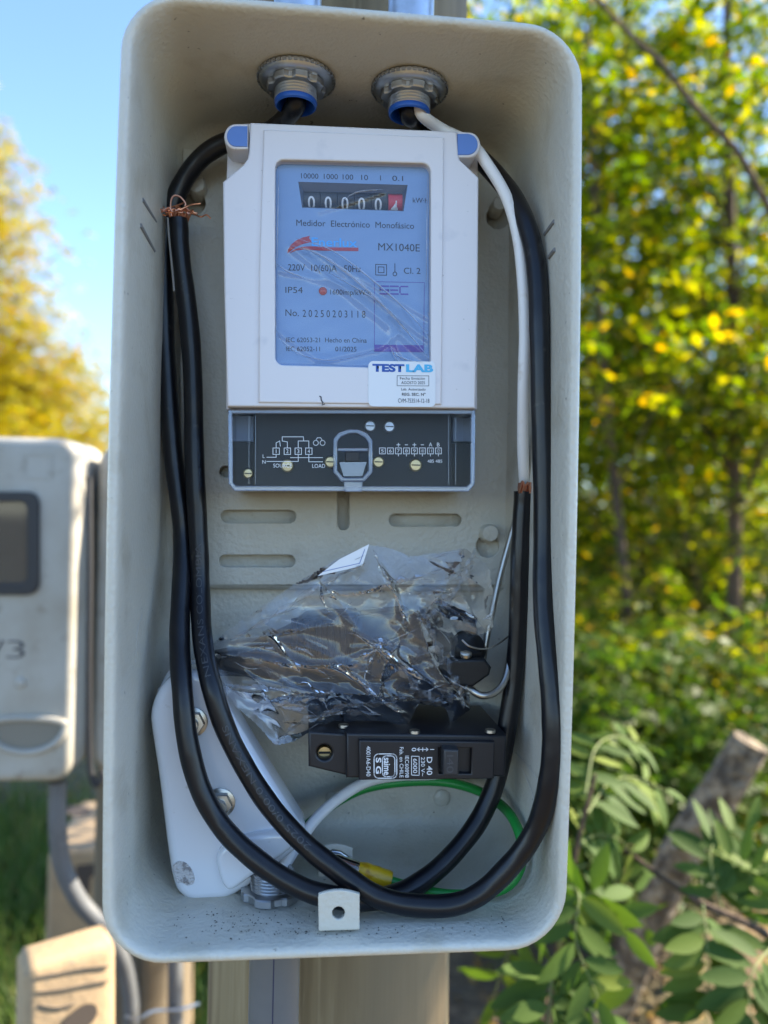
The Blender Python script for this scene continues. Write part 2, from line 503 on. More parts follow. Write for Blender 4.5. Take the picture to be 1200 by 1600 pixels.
# ------------------------------------------------------------------ the open meter box
HW, HH, BD = 0.105, 0.216, 0.114
box = thing('meter_box', (0, 0.0, -HH), 'open grey painted metal meter box mounted on the wooden post', 'meter box')
def rloop(hw, hh, r, y, nc=9, ns=12, bulge=0.0022):
    pts = []
    cs = [(hw - r, hh - r, 0), (-hw + r, hh - r, 90), (-hw + r, -hh + r, 180), (hw - r, -hh + r, 270)]
    for q, (cx, cz, a0) in enumerate(cs):
        for k in range(nc + 1):
            a = rad(a0 + 90 * k / nc)
            pts.append((cx + r * math.cos(a), cz + r * math.sin(a)))
        nx = cs[(q + 1) % 4]
        a = rad(nx[2])
        e = (nx[0] + r * math.cos(a), nx[1] + r * math.sin(a))
        s = pts[-1]
        for k in range(1, ns):
            pts.append((s[0] + (e[0] - s[0]) * k / ns, s[1] + (e[1] - s[1]) * k / ns))
    out = []
    for (x, z) in pts:
        x += math.copysign(bulge, x) * (1 - (z / hh) ** 2) * min(1, abs(x) / (hw * .8))
        out.append((x, y, z))
    return out
loops = []
def L(inset, y, r): loops.append(rloop(HW - inset, HH - inset, max(r, 0.006), y))
R0 = 0.027
L(0.010, BD + 0.004, R0 - .010); L(0.003, BD + 0.003, R0 - .003); L(0.0005, BD - 0.004, R0)
L(0.0, 0.06, R0); L(0.0, 0.004, R0); L(0.0003, 0.0018, R0); L(0.0012, 0.0005, R0 - .001); L(0.0026, 0.0, R0 - .002)
L(0.0038, 0.0002, R0 - .004); L(0.0047, 0.0010, R0 - .005); L(0.0053, 0.0030, R0 - .005); L(0.0057, 0.008, R0 - .005)
L(0.0058, 0.018, R0 - .005); L(0.0062, 0.045, R0 - .004); L(0.0070, 0.075, R0 - .003)
for k in range(1, 8):
    a = rad(90 * k / 7)
    L(0.0075 + 0.016 * (1 - math.cos(a)), 0.093 + 0.0172 * math.sin(a), R0 - .003)
L(0.05, 0.1102, 0.012)
sv, sf = [], []
for lp in loops: sv += lp
nl = len(loops[0])
for i in range(len(loops) - 1):
    for k in range(nl):
        k2 = (k + 1) % nl
        sf.append((i * nl + k, i * nl + k2, (i + 1) * nl + k2, (i + 1) * nl + k))
sf.append(tuple((len(loops) - 1) * nl + k for k in range(nl)))
sf.append(tuple(reversed(range(nl))))
mesh('shell', sv, sf, M_paint, box, sharp=50)
YB = 0.1102          # inner face of the back
YP = 0.1000          # front face of the mounting plate
# mounting plate with its slots and keyholes
holes = [slot(345, 797, 462, 817), slot(608, 803, 721, 822), slot(342, 867, 461, 886), slot(527, 740, 546, 828),
         disc(778, 340, 18), disc(762, 853, 18), disc(352, 737, 9), disc(303, 318, 18)]
me = prism(pxs([(286, 232), (812, 268), (806, 560), (796, 914), (280, 914), (282, 560)], YP), YP, YP + 0.002, 0.0005, 1, [pxs(h, YP) for h in holes])
link('mounting_plate', me, M_plate, box)
# folded lip along the plate's lower edge
a, b = P(280, 913, YP), P(796, 913, YP)
mb = MB()
prof = [(0.0, 0.0), (0.0012, -0.0016), (0.0035, -0.0028), (0.0095, -0.003)]
for (dy, dz) in prof:
    mb.v += [Vector((a.x, YP + dy, a.z + dz)), Vector((b.x, YP + dy, a.z + dz))]
for k in range(3): mb.f.append((2 * k, 2 * k + 1, 2 * k + 3, 2 * k + 2)); mb.m.append(0)
mb.build('folded_lip', M_plate, box, sharp=60)
for (px, py, r) in ((778, 322, 11), (764, 833, 14), (308, 292, 14)):
    c = P(px, py, YP - 0.004); rw = r * 0.448 / F
    v, f = lathe_vf([(rw, -0.010), (rw, 0.0030), (rw * .85, 0.0042), (0.0001, 0.0045)], c, (0, -1, 0), 24)
    mesh('rivet_head', v, f, M_plate, box)
c = P(690, 1246, YB); v, f = lathe_vf([(.0052, -0.001), (.0050, .0014), (.0038, .0024), (.0001, .0026)], c, (0, -1, 0), 24)
mesh('rivet_head', v, f, M_paint, box)
c = P(520, 1246, YB); v, f = lathe_vf([(.0042, -0.001), (.0040, .0012), (.003, .002), (.0001, .0022)], c, (0, -1, 0), 24)
mesh('rivet_head', v, f, M_paint, box)
M_slot = mat('slot_shade', (0.20, 0.20, 0.20), 0.7)
# slots in the side walls: tubes with the slot shade put in as grey
for (p, q, X) in (((222, 312), (242, 346), -0.1005), ((219, 352), (240, 392), -0.1005), ((866, 346), (852, 366), 0.1003), ((867, 390), (858, 402), 0.1003)):
    A, B = PX(p[0], p[1], X), PX(q[0], q[1], X)
    v, f = tube_vf([A, A.lerp(B, .5), B], 0.0011, 8)
    mesh('vent_slot', v, f, M_slot, box)
# hairline scratches in the paint of the side walls
M_scr = mat('bare_scratch', (0.55, 0.54, 0.50), 0.5)
for pts, X in ((((203, 1290), (206, 1225), (226, 1192), (231, 1230), (218, 1295)), -0.1005), (((222, 960), (214, 990), (212, 1035)), -0.1005),
               (((805, 1395 - 220), (838, 1215), (845, 1260)), 0.0990), (((815, 1200), (832, 1240), (838, 1285)), 0.0990)):
    path = catmull([PX(a, b, X) for a, b in pts], 6)
    v, f = tube_vf(path, 0.00016, 5)
    mesh('scratch', v, f, M_scr, box)
# bent fixing tabs on the floor of the box
def tabpart(x0, y0, x1, y1, Y, hole, hr, mt, back):
    out = [(x0, y1), (x0 - 1, y0 + 14)] + [(x0 + (x1 - x0) * k / 8, y0 + 10 - 10 * math.sin(math.pi * (0.12 + 0.76 * k / 8))) for k in range(9)] + [(x1, y0 + 14), (x1, y1)]
    me = prism(pxs(out, Y), Y, Y + 0.0022, 0.0005, 1, [pxs(disc(hole[0], hole[1], hr), Y)] if hole else [])
    o = link('fixing_tab', me, mt, box)
    a, b = P(x0, y1, Y), P(x1, y1, Y)
    bv, bf = boxvf(min(a.x, b.x), max(a.x, b.x), Y + 0.0004, Y + back, a.z - 0.0012, a.z + 0.0011)
    me2 = bpy.data.meshes.new('tab_foot'); me2.from_pydata(bv, [], bf)
    bevel_mesh(me2, 0.0004, 1)
    link('tab_foot', me2, mt, o)
    return o
tabpart(498, 1391, 562, 1452, 0.0095, (529, 1427), 10, M_paint, 0.016)
tabpart(498, 1319, 551, 1412, 0.066, None, 0, M_paint, 0.016)

# grit lying on the floor of the box
rd = random.Random(6)
mb = MB()
for (cx, cy, sx_, sy_, n_) in ((380, 1440, 60, 14, 110), (330, 1430, 25, 10, 25), (450, 1455, 60, 6, 50), (790, 1432, 9, 12, 34), (700, 1452, 60, 6, 30), (560, 1458, 90, 8, 40), (760, 1345, 20, 14, 24)):
    for _ in range(n_):
        p = PZ(rd.gauss(cx, sx_), rd.gauss(cy, sy_), -HH + .0060)
        if abs(p.x) > .088 or not .004 < p.y < .09: continue
        q = rd.uniform(.00012, .0005); a0 = rd.uniform(0, 6)
        mb.add([p + Vector((math.cos(a0 + k) * q * rd.uniform(.6, 1.2), math.sin(a0 + k) * q, 0)) for k in (0, 1.3, 2.5, 3.8, 5)] + [p + Vector((0, 0, q * .8))], [(0, 1, 5), (1, 2, 5), (2, 3, 5), (3, 4, 5), (4, 0, 5)])
tag(mb.build('grit', mat('dark_grit', (.06, .05, .04), .9), box, sharp=None), kind='stuff')

# ------------------------------------------------------------------ conduit fittings
def fitting(c, s, label, blue, group, nutteeth=28):
    """s=+1: hangs down from the ceiling; s=-1: stands on the floor"""
    ax = (0, 0, -s)
    t = thing('conduit_fitting', c, label, 'conduit fitting', group)
    if s > 0:
        v, f = lathe_vf([(.0195, 0), (.0197, .0008), (.0190, .0022), (.0168, .0034), (.0150, .0036)], c, ax, 48)
        mesh('flange', v, f, M_zinc, t)
        mb = MB()
        for k in range(44):
            a = 2 * math.pi * k / 44
            d = Vector((math.cos(a), math.sin(a), 0))
            q = Vector(c) + d * .0193 + Vector((0, 0, -s * .0012))
            w = Vector((-d.y, d.x, 0)) * .0009
            u = Vector((0, 0, .0008))
            mb.add([q - w - u, q + w - u, q + w + u, q - w + u, q - w - u + d * .0009, q + w - u + d * .0009, q + w + u + d * .0009, q - w + u + d * .0009],
                   [(4, 5, 6, 7), (0, 4, 7, 3), (1, 2, 6, 5), (3, 7, 6, 2), (0, 1, 5, 4)])
        mb.build('serration', M_zinc, t)
        r, n6, h0, h1 = .0152, 8, .0034, .0072
    else:
        r, n6, h0, h1 = .0158, 6, 0.0002, .0045
    # locknut with lugs
    nv, nf = [], []
    seg = 48
    prof = []
    for k in range(seg):
        a = 2 * math.pi * k / seg
        ph = (k * n6 / seg) % 1
        prof.append(r if ph < .62 else r * .90)
    for h, sc in ((h0, .97), (h0 + .0006, 1), (h1 - .0006, 1), (h1, .96), (h1, .70)):
        for k in range(seg):
            a = 2 * math.pi * k / seg
            nv.append(Vector(c) + Vector((math.cos(a) * prof[k] * sc, math.sin(a) * prof[k] * sc, -s * h)))
    for j in range(4):
        for k in range(seg):
            k2 = (k + 1) % seg
            nf.append((j * seg + k, j * seg + k2, (j + 1) * seg + k2, (j + 1) * seg + k))
    mesh('locknut', nv, nf, M_zinc, t, sharp=30)
    # threaded sleeve
    pr = []
    top = h1 + (0.0055 if s > 0 else 0.0085)
    nth = 4 if s > 0 else 6
    for k in range(nth * 2 + 1):
        pr.append((.0112 if k % 2 else .0104, h1 - .001 + (top - h1 + .001) * k / (nth * 2)))
    pr += [(.0100, top), (.0090, top - .0004), (.0088, top - .006)]
    v, f = lathe_vf(pr, c, ax, 36, closed=False)
    mesh('thread', v, f, M_zinc, t, sharp=60)
    if blue:
        v, f = lathe_vf([(.0106, top - .001), (.0110, top + .0002), (.0107, top + .0018), (.0098, top + .0024), (.0090, top + .0014), (.0086, top - .006), (.0002, top - .007)], c, ax, 36, closed=False)
        mesh('bushing', v, f, M_bluein, t)
    else:
        v, f = lathe_vf([(.0088, top - .004), (.0002, top - .0041)], c, ax, 24, closed=False)
        mesh('bore', v, f, M_dark, t)
    return t
ZC = HH - 0.0064
g1 = PZ(463, 122, ZC); g2 = PZ(640, 137, ZC)
fitting(tuple(g1), 1, 'left of two threaded metal fittings with blue bushing on the box ceiling', True, 'conduit fittings on the box ceiling')
fitting(tuple(g2), 1, 'right of two threaded metal fittings with blue bushing, where the white wire enters', True, 'conduit fittings on the box ceiling')
ZF = -HH + 0.0064
g3 = PZ(425, 1398, ZF)
fitting(tuple(g3), -1, 'threaded metal fitting with flat locknut on the box floor under the white moulding', False, None)

# pipes outside the box
def pipe(path, r, label, m=M_pvc, stripe=False, name='conduit_pipe'):
    v, f = tube_vf(path, r, 24)
    o = mesh(name, v, f, m, base=path[0])
    tag(o, label, 'conduit')
    return o
x3, y3 = g3.x, g3.y
pp = pipe([Vector((x3 + .002, y3 + .0, -HH - .0002)), Vector((x3 + .002, y3, -0.5)), Vector((x3 + .001, y3, GZ))], 0.0128, 'grey plastic conduit running down from under the open box')
a = Vector((x3 + .002, y3, 0))
sx = [(x3 + .002 + .01285 * math.cos(t), y3 + .01285 * math.sin(t)) for t in (rad(269), rad(271.5))]
mesh('print_stripe', [(sx[0][0], sx[0][1], -HH - .002), (sx[1][0], sx[1][1], -HH - .002), (sx[1][0] - .001, sx[1][1], GZ), (sx[0][0] - .001, sx[0][1], GZ)], [(0, 1, 2, 3)], M_pvcblue, pp, sharp=None)
for g, lb in ((g1, 'left metal conduit rising above the open box'), (g2, 'bright metal conduit rising above the open box in front of the post')):
    pipe([Vector((g.x, g.y, HH + .0002)), Vector((g.x, g.y, 0.6)), Vector((g.x, g.y, 1.6))], 0.0122, lb, M_zinc)

# ------------------------------------------------------------------ electricity meter
YM = 0.045
met = thing('electricity_meter', P(550, 760, 0.07), 'pale single-phase electricity meter with blue dial inside the open box', 'electricity meter')
me = prism(pxs([(356, 200), (386, 192), (716, 206), (746, 214), (748, 300), (746, 640), (353, 640), (353, 300)], 0.062), 0.062, 0.0985, 0.001, 1)
link('base', me, M_meter, met)
front = [(391, 191), (714, 205), (716, 240), (719, 250), (730, 260), (748, 277), (747, 450), (743, 638), (355, 635), (350, 450), (348, 284), (368, 267), (380, 257), (387, 247), (389, 236)]
win = rr(426, 245, 677, 573, 16, 6, 6)
me = prism(pxs(front, YM), YM, 0.0625, 0.0010, 2, [pxs(win, YM)])
link('front_cover', me, M_meter, met)
# raised middle panel round the window
pan = [(412, 202), (694, 214), (690, 632), (404, 629), (405, 420)]
win2 = rr(430, 249, 673, 570, 13, 6, 6)
me = prism(pxs(pan, YM - .0012), YM - .0012, YM + .0045, 0.0008, 2, [pxs(win2, YM - .0012)])
link('centre_panel', me, M_meter, met)
# ears with blue caps
for s, lab in ((0, None), (1, None)):
    if s == 0:
        ear = [(388, 193), (368, 193)] + [(368 - 18 * math.sin(rad(a)), 213 - 20 * math.cos(rad(a))) for a in range(15, 180, 15)] + [(368, 233), (388, 233)]
        cap = [(386.5, 197), (369, 197)] + [(369 - 14.5 * math.sin(rad(a)), 213 - 16 * math.cos(rad(a))) for a in range(15, 180, 15)] + [(369, 229), (386.5, 229)]
    else:
        ear = [(713, 205), (733, 206)] + [(733 + 18 * math.sin(rad(a)), 226 - 20 * math.cos(rad(a))) for a in range(15, 180, 15)] + [(733, 246), (713, 246)]
        cap = [(714.5, 209), (732, 209)] + [(732 + 14.5 * math.sin(rad(a)), 225.5 - 16 * math.cos(rad(a))) for a in range(15, 180, 15)] + [(732, 242), (714.5, 242)]
    me = prism(pxs(ear, 0.0465), 0.0465, 0.064, 0.0009, 2)
    e = link('ear', me, M_meter, met)
    me = prism(pxs(cap, 0.0462), 0.0460, 0.048, 0.0003, 1)
    link('cap', me, M_blue, e)
# dial with the counter opening
YD = 0.0492
cin = [(474, 299), (629, 303), (629, 329), (474, 323)]
cout = [(466, 284), (637, 289), (630.5, 330), (472, 324.5)]
me = prism(pxs([(422, 240), (682, 246), (682, 580), (422, 578)], YD), YD, YD + .001, 0, 0, [pxs(cout, YD)])
dial = link('dial', me, M_dial, met)
YC = 0.0525
mb = MB()
o4, i4 = pxs(cout, YD), pxs(cin, YC)
mb.add(o4 + i4, [(0, 1, 5, 4), (1, 2, 6, 5), (2, 3, 7, 6), (3, 0, 4, 7)])
cf = mb.build('counter_frame', mat('counter_frame', (0.07, 0.09, 0.14), 0.4), met, sharp=10)
mb = MB(); q = pxs([(466, 294), (636, 296), (636, 334), (466, 330)], YC + .0045)
mb.add(q, [(0, 1, 2, 3)]); mb.build('counter_back', M_drum, cf)
edges = [474, 500, 526.5, 552.5, 578.5, 604.5, 629.5]
for k in range(6):
    x0, x1 = edges[k] + .8, edges[k + 1] - .8
    yy = 314 + 4 * (k / 5)
    c0, c1 = P(x0, yy, YC + .0058), P(x1, yy, YC + .0058)
    v, f = lathe_vf([(.0056, 0), (.0056, (c1 - c0).length)], c0, c1 - c0, 32)
    d = mesh('digit_drum', v, f, M_drumr if k == 5 else M_drum, met, sharp=40)
    ch = '4' if k == 5 else '0'
    cx = (x0 + x1) / 2
    hh = 8 if k < 5 else 6
    me = text_mesh(ch, P(cx - 5.5, yy + 10.5 + (3 if k == 5 else 0), YC + .0001), P(cx + 5.5, yy + 10.5 + (3 if k == 5 else 0), YC + .0001), 18 * .4 / F, bold=0.012)
    for vv in me.vertices:   # wrap on the drum
        dz = vv.co.z - c0.z
        dz = max(-.0054, min(.0054, dz))
        vv.co.y = c0.y - math.sqrt(max(0, .0057 ** 2 - dz * dz)) - .00005
    link('lettering', me, M_white, d, sharp=None)
YT = YD - .00015
def T(body, x0, y0, x1, y1, cap, m=M_ink, **k): return lettering(body, x0, y0, x1, y1, cap, YT, m, dial, **k)
for b_, x0, x1 in (('10000', 470.5, 497.5), ('1000', 506, 528), ('100', 535.5, 552), ('10', 564.5, 575), ('1', 594, 595.2), ('0.1', 613, 630)):
    T(b_, x0, 278.5 + (x0 - 470) * .027, x1, 278.5 + (x1 - 470) * .027, 8, thick=0)
T('kW·h', 645, 316.5, 668, 317.5, 8)
T('Medidor  Electrónico  Monofásico', 463, 352.5, 647, 357.5, 9.6)
T('Enerlux', 487, 384, 558, 386, 13, M_cyan, bold=.012)
T('MX1040E', 591, 391, 656, 393, 11.5)
T('220V  10(60)A   50Hz', 450, 422.5, 564, 425, 10)
T('Cl. 2', 631, 427.5, 657, 428, 9.5)
T('IP54', 446, 457.5, 473, 458, 9.5)
T('1600imp/kW·h', 516, 460, 579, 461, 8)
T('No.', 446, 493.5, 467, 494, 10.5)
T('2 0 2 5 0 2 0 3 1 1 8', 473, 495, 571, 496.5, 11)
T('IEC 62053-21', 447, 534.5, 500, 534.8, 7.2)
T('Hecho en China', 508, 534.8, 573, 535.5, 7.4)
T('IEC 62052-11', 447, 548.5, 500, 548.8, 7.2)
T('01/2025', 524, 548.8, 557, 549.2, 7.4)
# swoosh of the maker's logo
sw = [(449, 396), (450, 390), (455, 382), (463, 375.5), (473, 371), (484, 368.5), (483, 372), (487, 378), (474, 381), (463, 385.5)]
me = prism(pxs(sw, YT), YT, YT + .0001); link('logo_swoosh', me, M_red, dial, sharp=None)
sw = [(452, 396), (460, 389.5), (472, 385.5), (486, 384.8), (510, 386.4), (560, 387), (560, 392.3), (500, 391.5), (475, 389.8), (462, 391.5)]
me = prism(pxs(sw, YT), YT, YT + .0001); link('logo_swoosh', me, M_red, dial, sharp=None)
sg = ring_lines([(587, 413), (604, 413.4), (604, 430), (587, 429.6)]) + ring_lines([(591, 417), (600, 417.2), (600, 426), (591, 425.8)])
sg += [((617, 412), (617, 425))] + ring_lines(disc(617, 428, 3, 10))
strips(sg, 1.1, YT).build('class_symbol', M_ink, dial, sharp=None)
strips(ring_lines([(585, 440), (663, 441.5), (662, 550), (585, 549)]), 0.8, YT).build('seal_border', M_purple, dial, sharp=None)
se = [((594, 447), (607, 447.2)), ((594, 453), (607, 453.2)), ((594, 459), (606, 459.2)), ((606.5, 453), (606.5, 459)), ((594, 447), (594, 453)),
      ((610, 447.2), (622, 447.4)), ((611, 453.2), (621, 453.4)), ((610, 459.2), (622, 459.4)),
      ((627, 447.5), (637, 447.7)), ((625, 449), (625, 457)), ((627, 459.5), (637, 459.7))]
strips(se, 2.2, YT).build('seal_lettering', M_purple, dial, sharp=None)
me = prism(pxs([(585.5, 538.5), (661.5, 539.5), (661.5, 549.5), (585.5, 548.5)], YT), YT, YT + .0001); link('seal_band', me, M_purple, dial, sharp=None)
v, f = lathe_vf([(.0021, -.0005), (.0021, .0004), (.0014, .0011), (.0001, .0013)], P(504.5, 455, YD), (0, -1, 0), 18)
mesh('indicator_lamp', v, f, M_led, met)
# loose protective film over the window, creased and lifting
rng = np.random.default_rng(5)
def film_height(u, v):
    """u,v in window pixels; creases run down to the lower right"""
    h = 0.0
    for (ax, ay, bx, by, wd, am) in ((455, 385, 672, 560, 7, 1.0), (462, 372, 668, 530, 5, .7), (432, 420, 560, 452, 6, .5), (540, 420, 676, 500, 5, .6), (590, 545, 625, 520, 4, .6),
                                     (610, 520, 640, 575, 5, .7), (500, 330, 600, 300, 4, .6), (430, 515, 500, 563, 5, .6), (500, 563, 590, 543, 5, .6), (440, 260, 436, 520, 3, .6), (668, 262, 664, 540, 3, .6)):
        dx, dy = bx - ax, by - ay
        L2 = math.hypot(dx, dy)
        t = ((u - ax) * dx + (v - ay) * dy) / (L2 * L2)
        tt = min(1, max(0, t))
        off = 10 * math.sin(tt * math.pi)
        d = abs((u - ax) * dy - (v - ay) * dx) / L2 - off * 0
        dd = math.hypot(d, max(0, -t, t - 1) * L2)
        h += am * math.exp(-(dd / wd) ** 2) * 0.0011
    h += 0.00010 * math.sin(u * .05 + 2 * math.sin(v * .03)) + 0.00003 * math.sin(v * .23 + u * .08)
    return h
fx, fy = 74, 96
mb = MB()
for j in range(fy + 1):
    for i in range(fx + 1):
        u = 428 + 247 * i / fx; v = 249 + (324) * j / fy + 6 * i / fx
        edge = min(i, fx - i, j, fy - j)
        h = film_height(u, v)
        p = P(u, v, 0.0462 + (0 if edge else .0012) - h)
        mb.v.append(p)
for j in range(fy):
    for i in range(fx):
        a = j * (fx + 1) + i
        mb.f.append((a, a + 1, a + fx + 2, a + fx + 1)); mb.m.append(0)
mb.build('protective_film', M_film, met, sharp=None)
for pts, w in ((((452, 383), (500, 398), (560, 440), (620, 500), (668, 556)), 3.2), (((462, 372), (520, 392), (585, 440), (640, 490), (670, 527)), 1.8), (((500, 418), (560, 452), (600, 478), (640, 520)), 1.6),
               (((432, 412), (450, 424), (480, 436)), 1.6), (((536, 312), (560, 300), (598, 296)), 1.8), (((612, 548), (622, 556), (640, 563), (660, 566)), 1.6), (((608, 536), (616, 556), (622, 566)), 1.2),
               (((432, 516), (445, 538), (475, 556), (520, 563), (560, 556), (588, 545)), .9), (((436, 265), (434, 340), (433, 420)), 1.0), (((668, 275), (667, 360), (666, 450)), .9)):
    path = catmull([Vector((a, b, 0)) for a, b in pts], 7)
    mb = MB()
    for i, p in enumerate(path):
        t = (path[min(i + 1, len(path) - 1)] - path[max(i - 1, 0)]).normalized()
        nn = Vector((-t.y, t.x, 0)); ww_ = w * math.sin(math.pi * (i + .4) / (len(path) - .2)) * (.75 + .25 * math.sin(i * 2.3)) + .15
        for q, dy in ((-1, 0), (0, .0009), (1, 0)):
            c = p + nn * (q * ww_)
            mb.v.append(P(c.x, c.y, .0441 - dy))
    for i in range(len(path) - 1):
        a = 3 * i
        mb.f += [(a, a + 1, a + 4, a + 3), (a + 1, a + 2, a + 5, a + 4)]; mb.m += [0, 0]
    mb.build('fold_highlight', M_streak, met, sharp=60)  # bluish-white haze strips painting the shine streaks along the film's folds
# test sticker
YS = YM - .0016
me = prism(pxs(rr(575.5, 564, 680.5, 635, 8, 5, 1), YS), YS, YS + .0003)
stk = link('sticker', me, M_sticker, met, sharp=30)
YS -= .00012
def T2(b_, x0, y0, x1, y1, cap, m, **k): return lettering(b_, x0, y0, x1, y1, cap, YS, m, stk, **k)
T2('TEST', 582, 580, 632, 580.6, 11, M_navy, bold=.05)
T2('LAB', 634.5, 580.6, 677, 581, 11, M_lcyan, bold=.05)
strips(ring_lines([(620.5, 587), (670, 587.3), (670, 603), (620.5, 602.7)]), .7, YS).build('date_frame', M_ink, stk, sharp=None)
T2('Fecha Emisión', 625, 593, 664, 593.4, 4.2, M_ink)
T2('AGOSTO 2025', 627, 600, 664, 600.3, 4.6, M_ink)
T2('Lab. Autorizado', 627, 610, 665, 610.3, 4, M_ink)
T2('REG. SEC. N°', 628, 618, 665, 618.3, 4.2, M_ink, bold=.02)
T2('CVM-753514-12-18', 622, 629, 671, 629.4, 6.5, M_ink)
# chipped scribble on the lower edge of the cover
path = [P(a, b, YM - .0013) for a, b in ((499, 619), (501.5, 620), (502, 625), (504.5, 629), (503, 633), (507.5, 631))]
v, f = tube_vf(path, .0003, 6); mesh('scuff_mark', v, f, M_ink, met)
# terminal block under the clear cover
YTB = 0.066
me = prism(pxs([(398, 644), (706, 646), (706, 762), (398, 760)], YTB), YTB, .0985, .0006, 1); tb = link('terminal_block', me, M_term, met)
me = prism(pxs([(366, 690), (734, 692), (732, 764), (366, 763)], .075), .075, .0985, .0006, 1); link('terminal_shelf', me, M_term, met)
for (x, y, r, m_) in ((578, 666, 9, M_zinc), (608, 667, 9, M_zinc), (449, 728, 10, M_brass), (649, 727, 10, M_brass), (516, 722, 9, M_brass), (591, 722, 9, M_brass), (388, 740, 8, M_brass)):
    c = P(x, y, YTB if x > 398 else .075); rw = r * .41 / F
    v, f = lathe_vf([(rw, -.001), (rw, .0012), (rw * .8, .0018), (.0001, .0019)], c, (0, -1, 0), 18)
    sc = mesh('terminal_screw', v, f, m_, tb)
    bv, bf = boxvf(c.x - rw * .7, c.x + rw * .7, c.y - .0021, c.y - .0015, c.z - .0003, c.z + .0003)
    mesh('screw_slot', bv, bf, M_dark, sc)
for q in ([(368, 650), (397, 650), (397, 690), (368, 690)], [(707, 652), (732, 653), (732, 690), (707, 690)]):  # sky reflection painted as blue-grey on the upper side compartments
    me = prism(pxs(q, .074), .074, .0985, .0006, 1); link('side_wall', me, mat('sky_sheen_plastic', (.24, .30, .42), .4), met)
# clear cover: face, edges, latch
YK = 0.049
cov = [(356, 640), (743, 640), (742, 756), (733, 768), (366, 767), (357, 755)]
inn = [(363, 646), (736, 647), (735, 755), (729, 760), (369, 759), (364, 754)]
me = prism(pxs(cov, YK), YK, YK + .0014, .0005, 2, [pxs(inn, YK)])
cvr = link('clear_cover', me, M_edge, met)
me = prism(pxs(inn, YK + .0002), YK + .0002, YK + .0012); link('clear_pane', me, M_cover, cvr)
for seg_ in (((357, 640), (357, 755)), ((357, 755), (366, 767)), ((366, 767), (733, 768)), ((733, 768), (742, 756)), ((742, 756), (743, 640))):
    A, B = P(seg_[0][0], seg_[0][1], YK), P(seg_[1][0], seg_[1][1], YK)
    u = (B - A).normalized(); w = Vector((u.z, 0, -u.x)) * -.0014
    if w.dot(P(550, 700, YK) - A) < 0: w = -w
    mb = MB()
    y0, y1 = YK + .0015, .097
    pts = []
    for p in (A, B, B + w, A + w):
        pts += [Vector((p.x, y0, p.z)), Vector((p.x, y1, p.z))]
    mb.add(pts, [(0, 2, 3, 1), (2, 4, 5, 3), (4, 6, 7, 5), (6, 0, 1, 7), (0, 6, 4, 2), (1, 3, 5, 7)])
    mb.build('clear_side', M_edge, cvr)
for x in (389, 399, 701, 712):
    strips([((x, 651), (x, 756))], .9, YK - .0001).build('moulded_rib', M_edge, cvr, sharp=None)
lat = [(521, 686), (529, 676), (545, 671), (560, 671), (574, 677), (582, 688), (582, 738), (570, 752), (533, 752), (521, 738)]
lin = [(527, 690), (533, 682), (546, 677), (558, 677), (570, 683), (576, 692), (576, 735), (567, 746), (536, 746), (527, 735)]
me = prism(pxs(lat, YK - .003), YK - .003, YK, .0006, 1, [pxs(lin, YK - .003)]); lt = link('latch_frame', me, M_edge, cvr)
me = prism(pxs([(528, 700), (575, 700), (575, 705), (528, 705)], YK - .0025), YK - .0025, YK, .0005, 1); link('latch_bar', me, M_edge, lt)
me = prism(pxs([(540, 706), (561, 706), (561, 721), (540, 721)], YK - .001), YK - .001, YK + .004, .0003, 1); link('latch_hook', me, M_blackp, lt)
me = prism(pxs([(537, 752), (567, 752), (565, 768.5), (539, 768.5)], YK - .002), YK - .002, YK, .0005, 1); link('latch_tab', me, M_edge, lt)
me = prism(pxs([(530, 722), (573, 722), (566, 744), (537, 744)], YK - .0005), YK - .0005, YK, 0); link('latch_pane', me, M_edge, lt)
# white wiring diagram printed on the cover
def sq(cx, cy, h): return ring_lines([(cx - h, cy - h), (cx + h, cy - h), (cx + h, cy + h), (cx - h, cy + h)])
seg_ = []
for cx in (431.5, 449, 466, 482.5): seg_ += sq(cx, 705, 5)
for k in range(8): seg_ += sq(597.5 + 12.5 * k, 704.5, 4.6)
seg_ += [((417, 714.5), (431.5, 714.5)), ((431.5, 714.5), (431.5, 710)), ((417, 721), (466, 721)), ((466, 721), (466, 710)), ((454, 715), (504, 715)), ((482.5, 710), (482.5, 721.5)), ((482.5, 721.5), (504, 721.5)),
         ((431.5, 700), (431.5, 692)), ((431.5, 692), (437, 689)), ((437, 689), (438, 697)), ((449, 700), (449, 690.5)), ((449, 690.5), (441, 689)), ((441, 689), (441, 682.5)), ((441, 682.5), (474, 682.5)), ((474, 682.5), (474.5, 689)),
         ((466, 700), (466, 689)), ((466, 689), (482.5, 689)), ((482.5, 689), (482.5, 700)), ((494, 687), (496, 684)), ((496, 684), (501, 684)), ((501, 684), (503, 687))]
seg_ += ring_lines(disc(493.5, 692, 4, 10)) + ring_lines(disc(504, 692, 4, 10))
for k in (2, 3, 4, 5, 6, 7): seg_ += [((597.5 + 12.5 * k, 709), (597.5 + 12.5 * k, 712.5))]
for k in (2, 4): seg_ += [((595 + 12.5 * k, 695), (600 + 12.5 * k, 695)), ((597.5 + 12.5 * k, 692.5), (597.5 + 12.5 * k, 697.5))]
for k in (3, 5): seg_ += [((595.5 + 12.5 * k, 695), (599.5 + 12.5 * k, 695))]
strips([q for q in seg_ if q[0][0] < 520], 1.0, YK - .0003).build('wiring_diagram', M_white, cvr, sharp=None)
strips([q for q in seg_ if q[0][0] >= 520], 1.0, YK - .0003).build('terminal_numbering', M_white, cvr, sharp=None)
def T3(b_, x0, y0, x1, y1, cap, **k): return lettering(b_, x0, y0, x1, y1, cap, YK - .0003, M_white, cvr, **k)
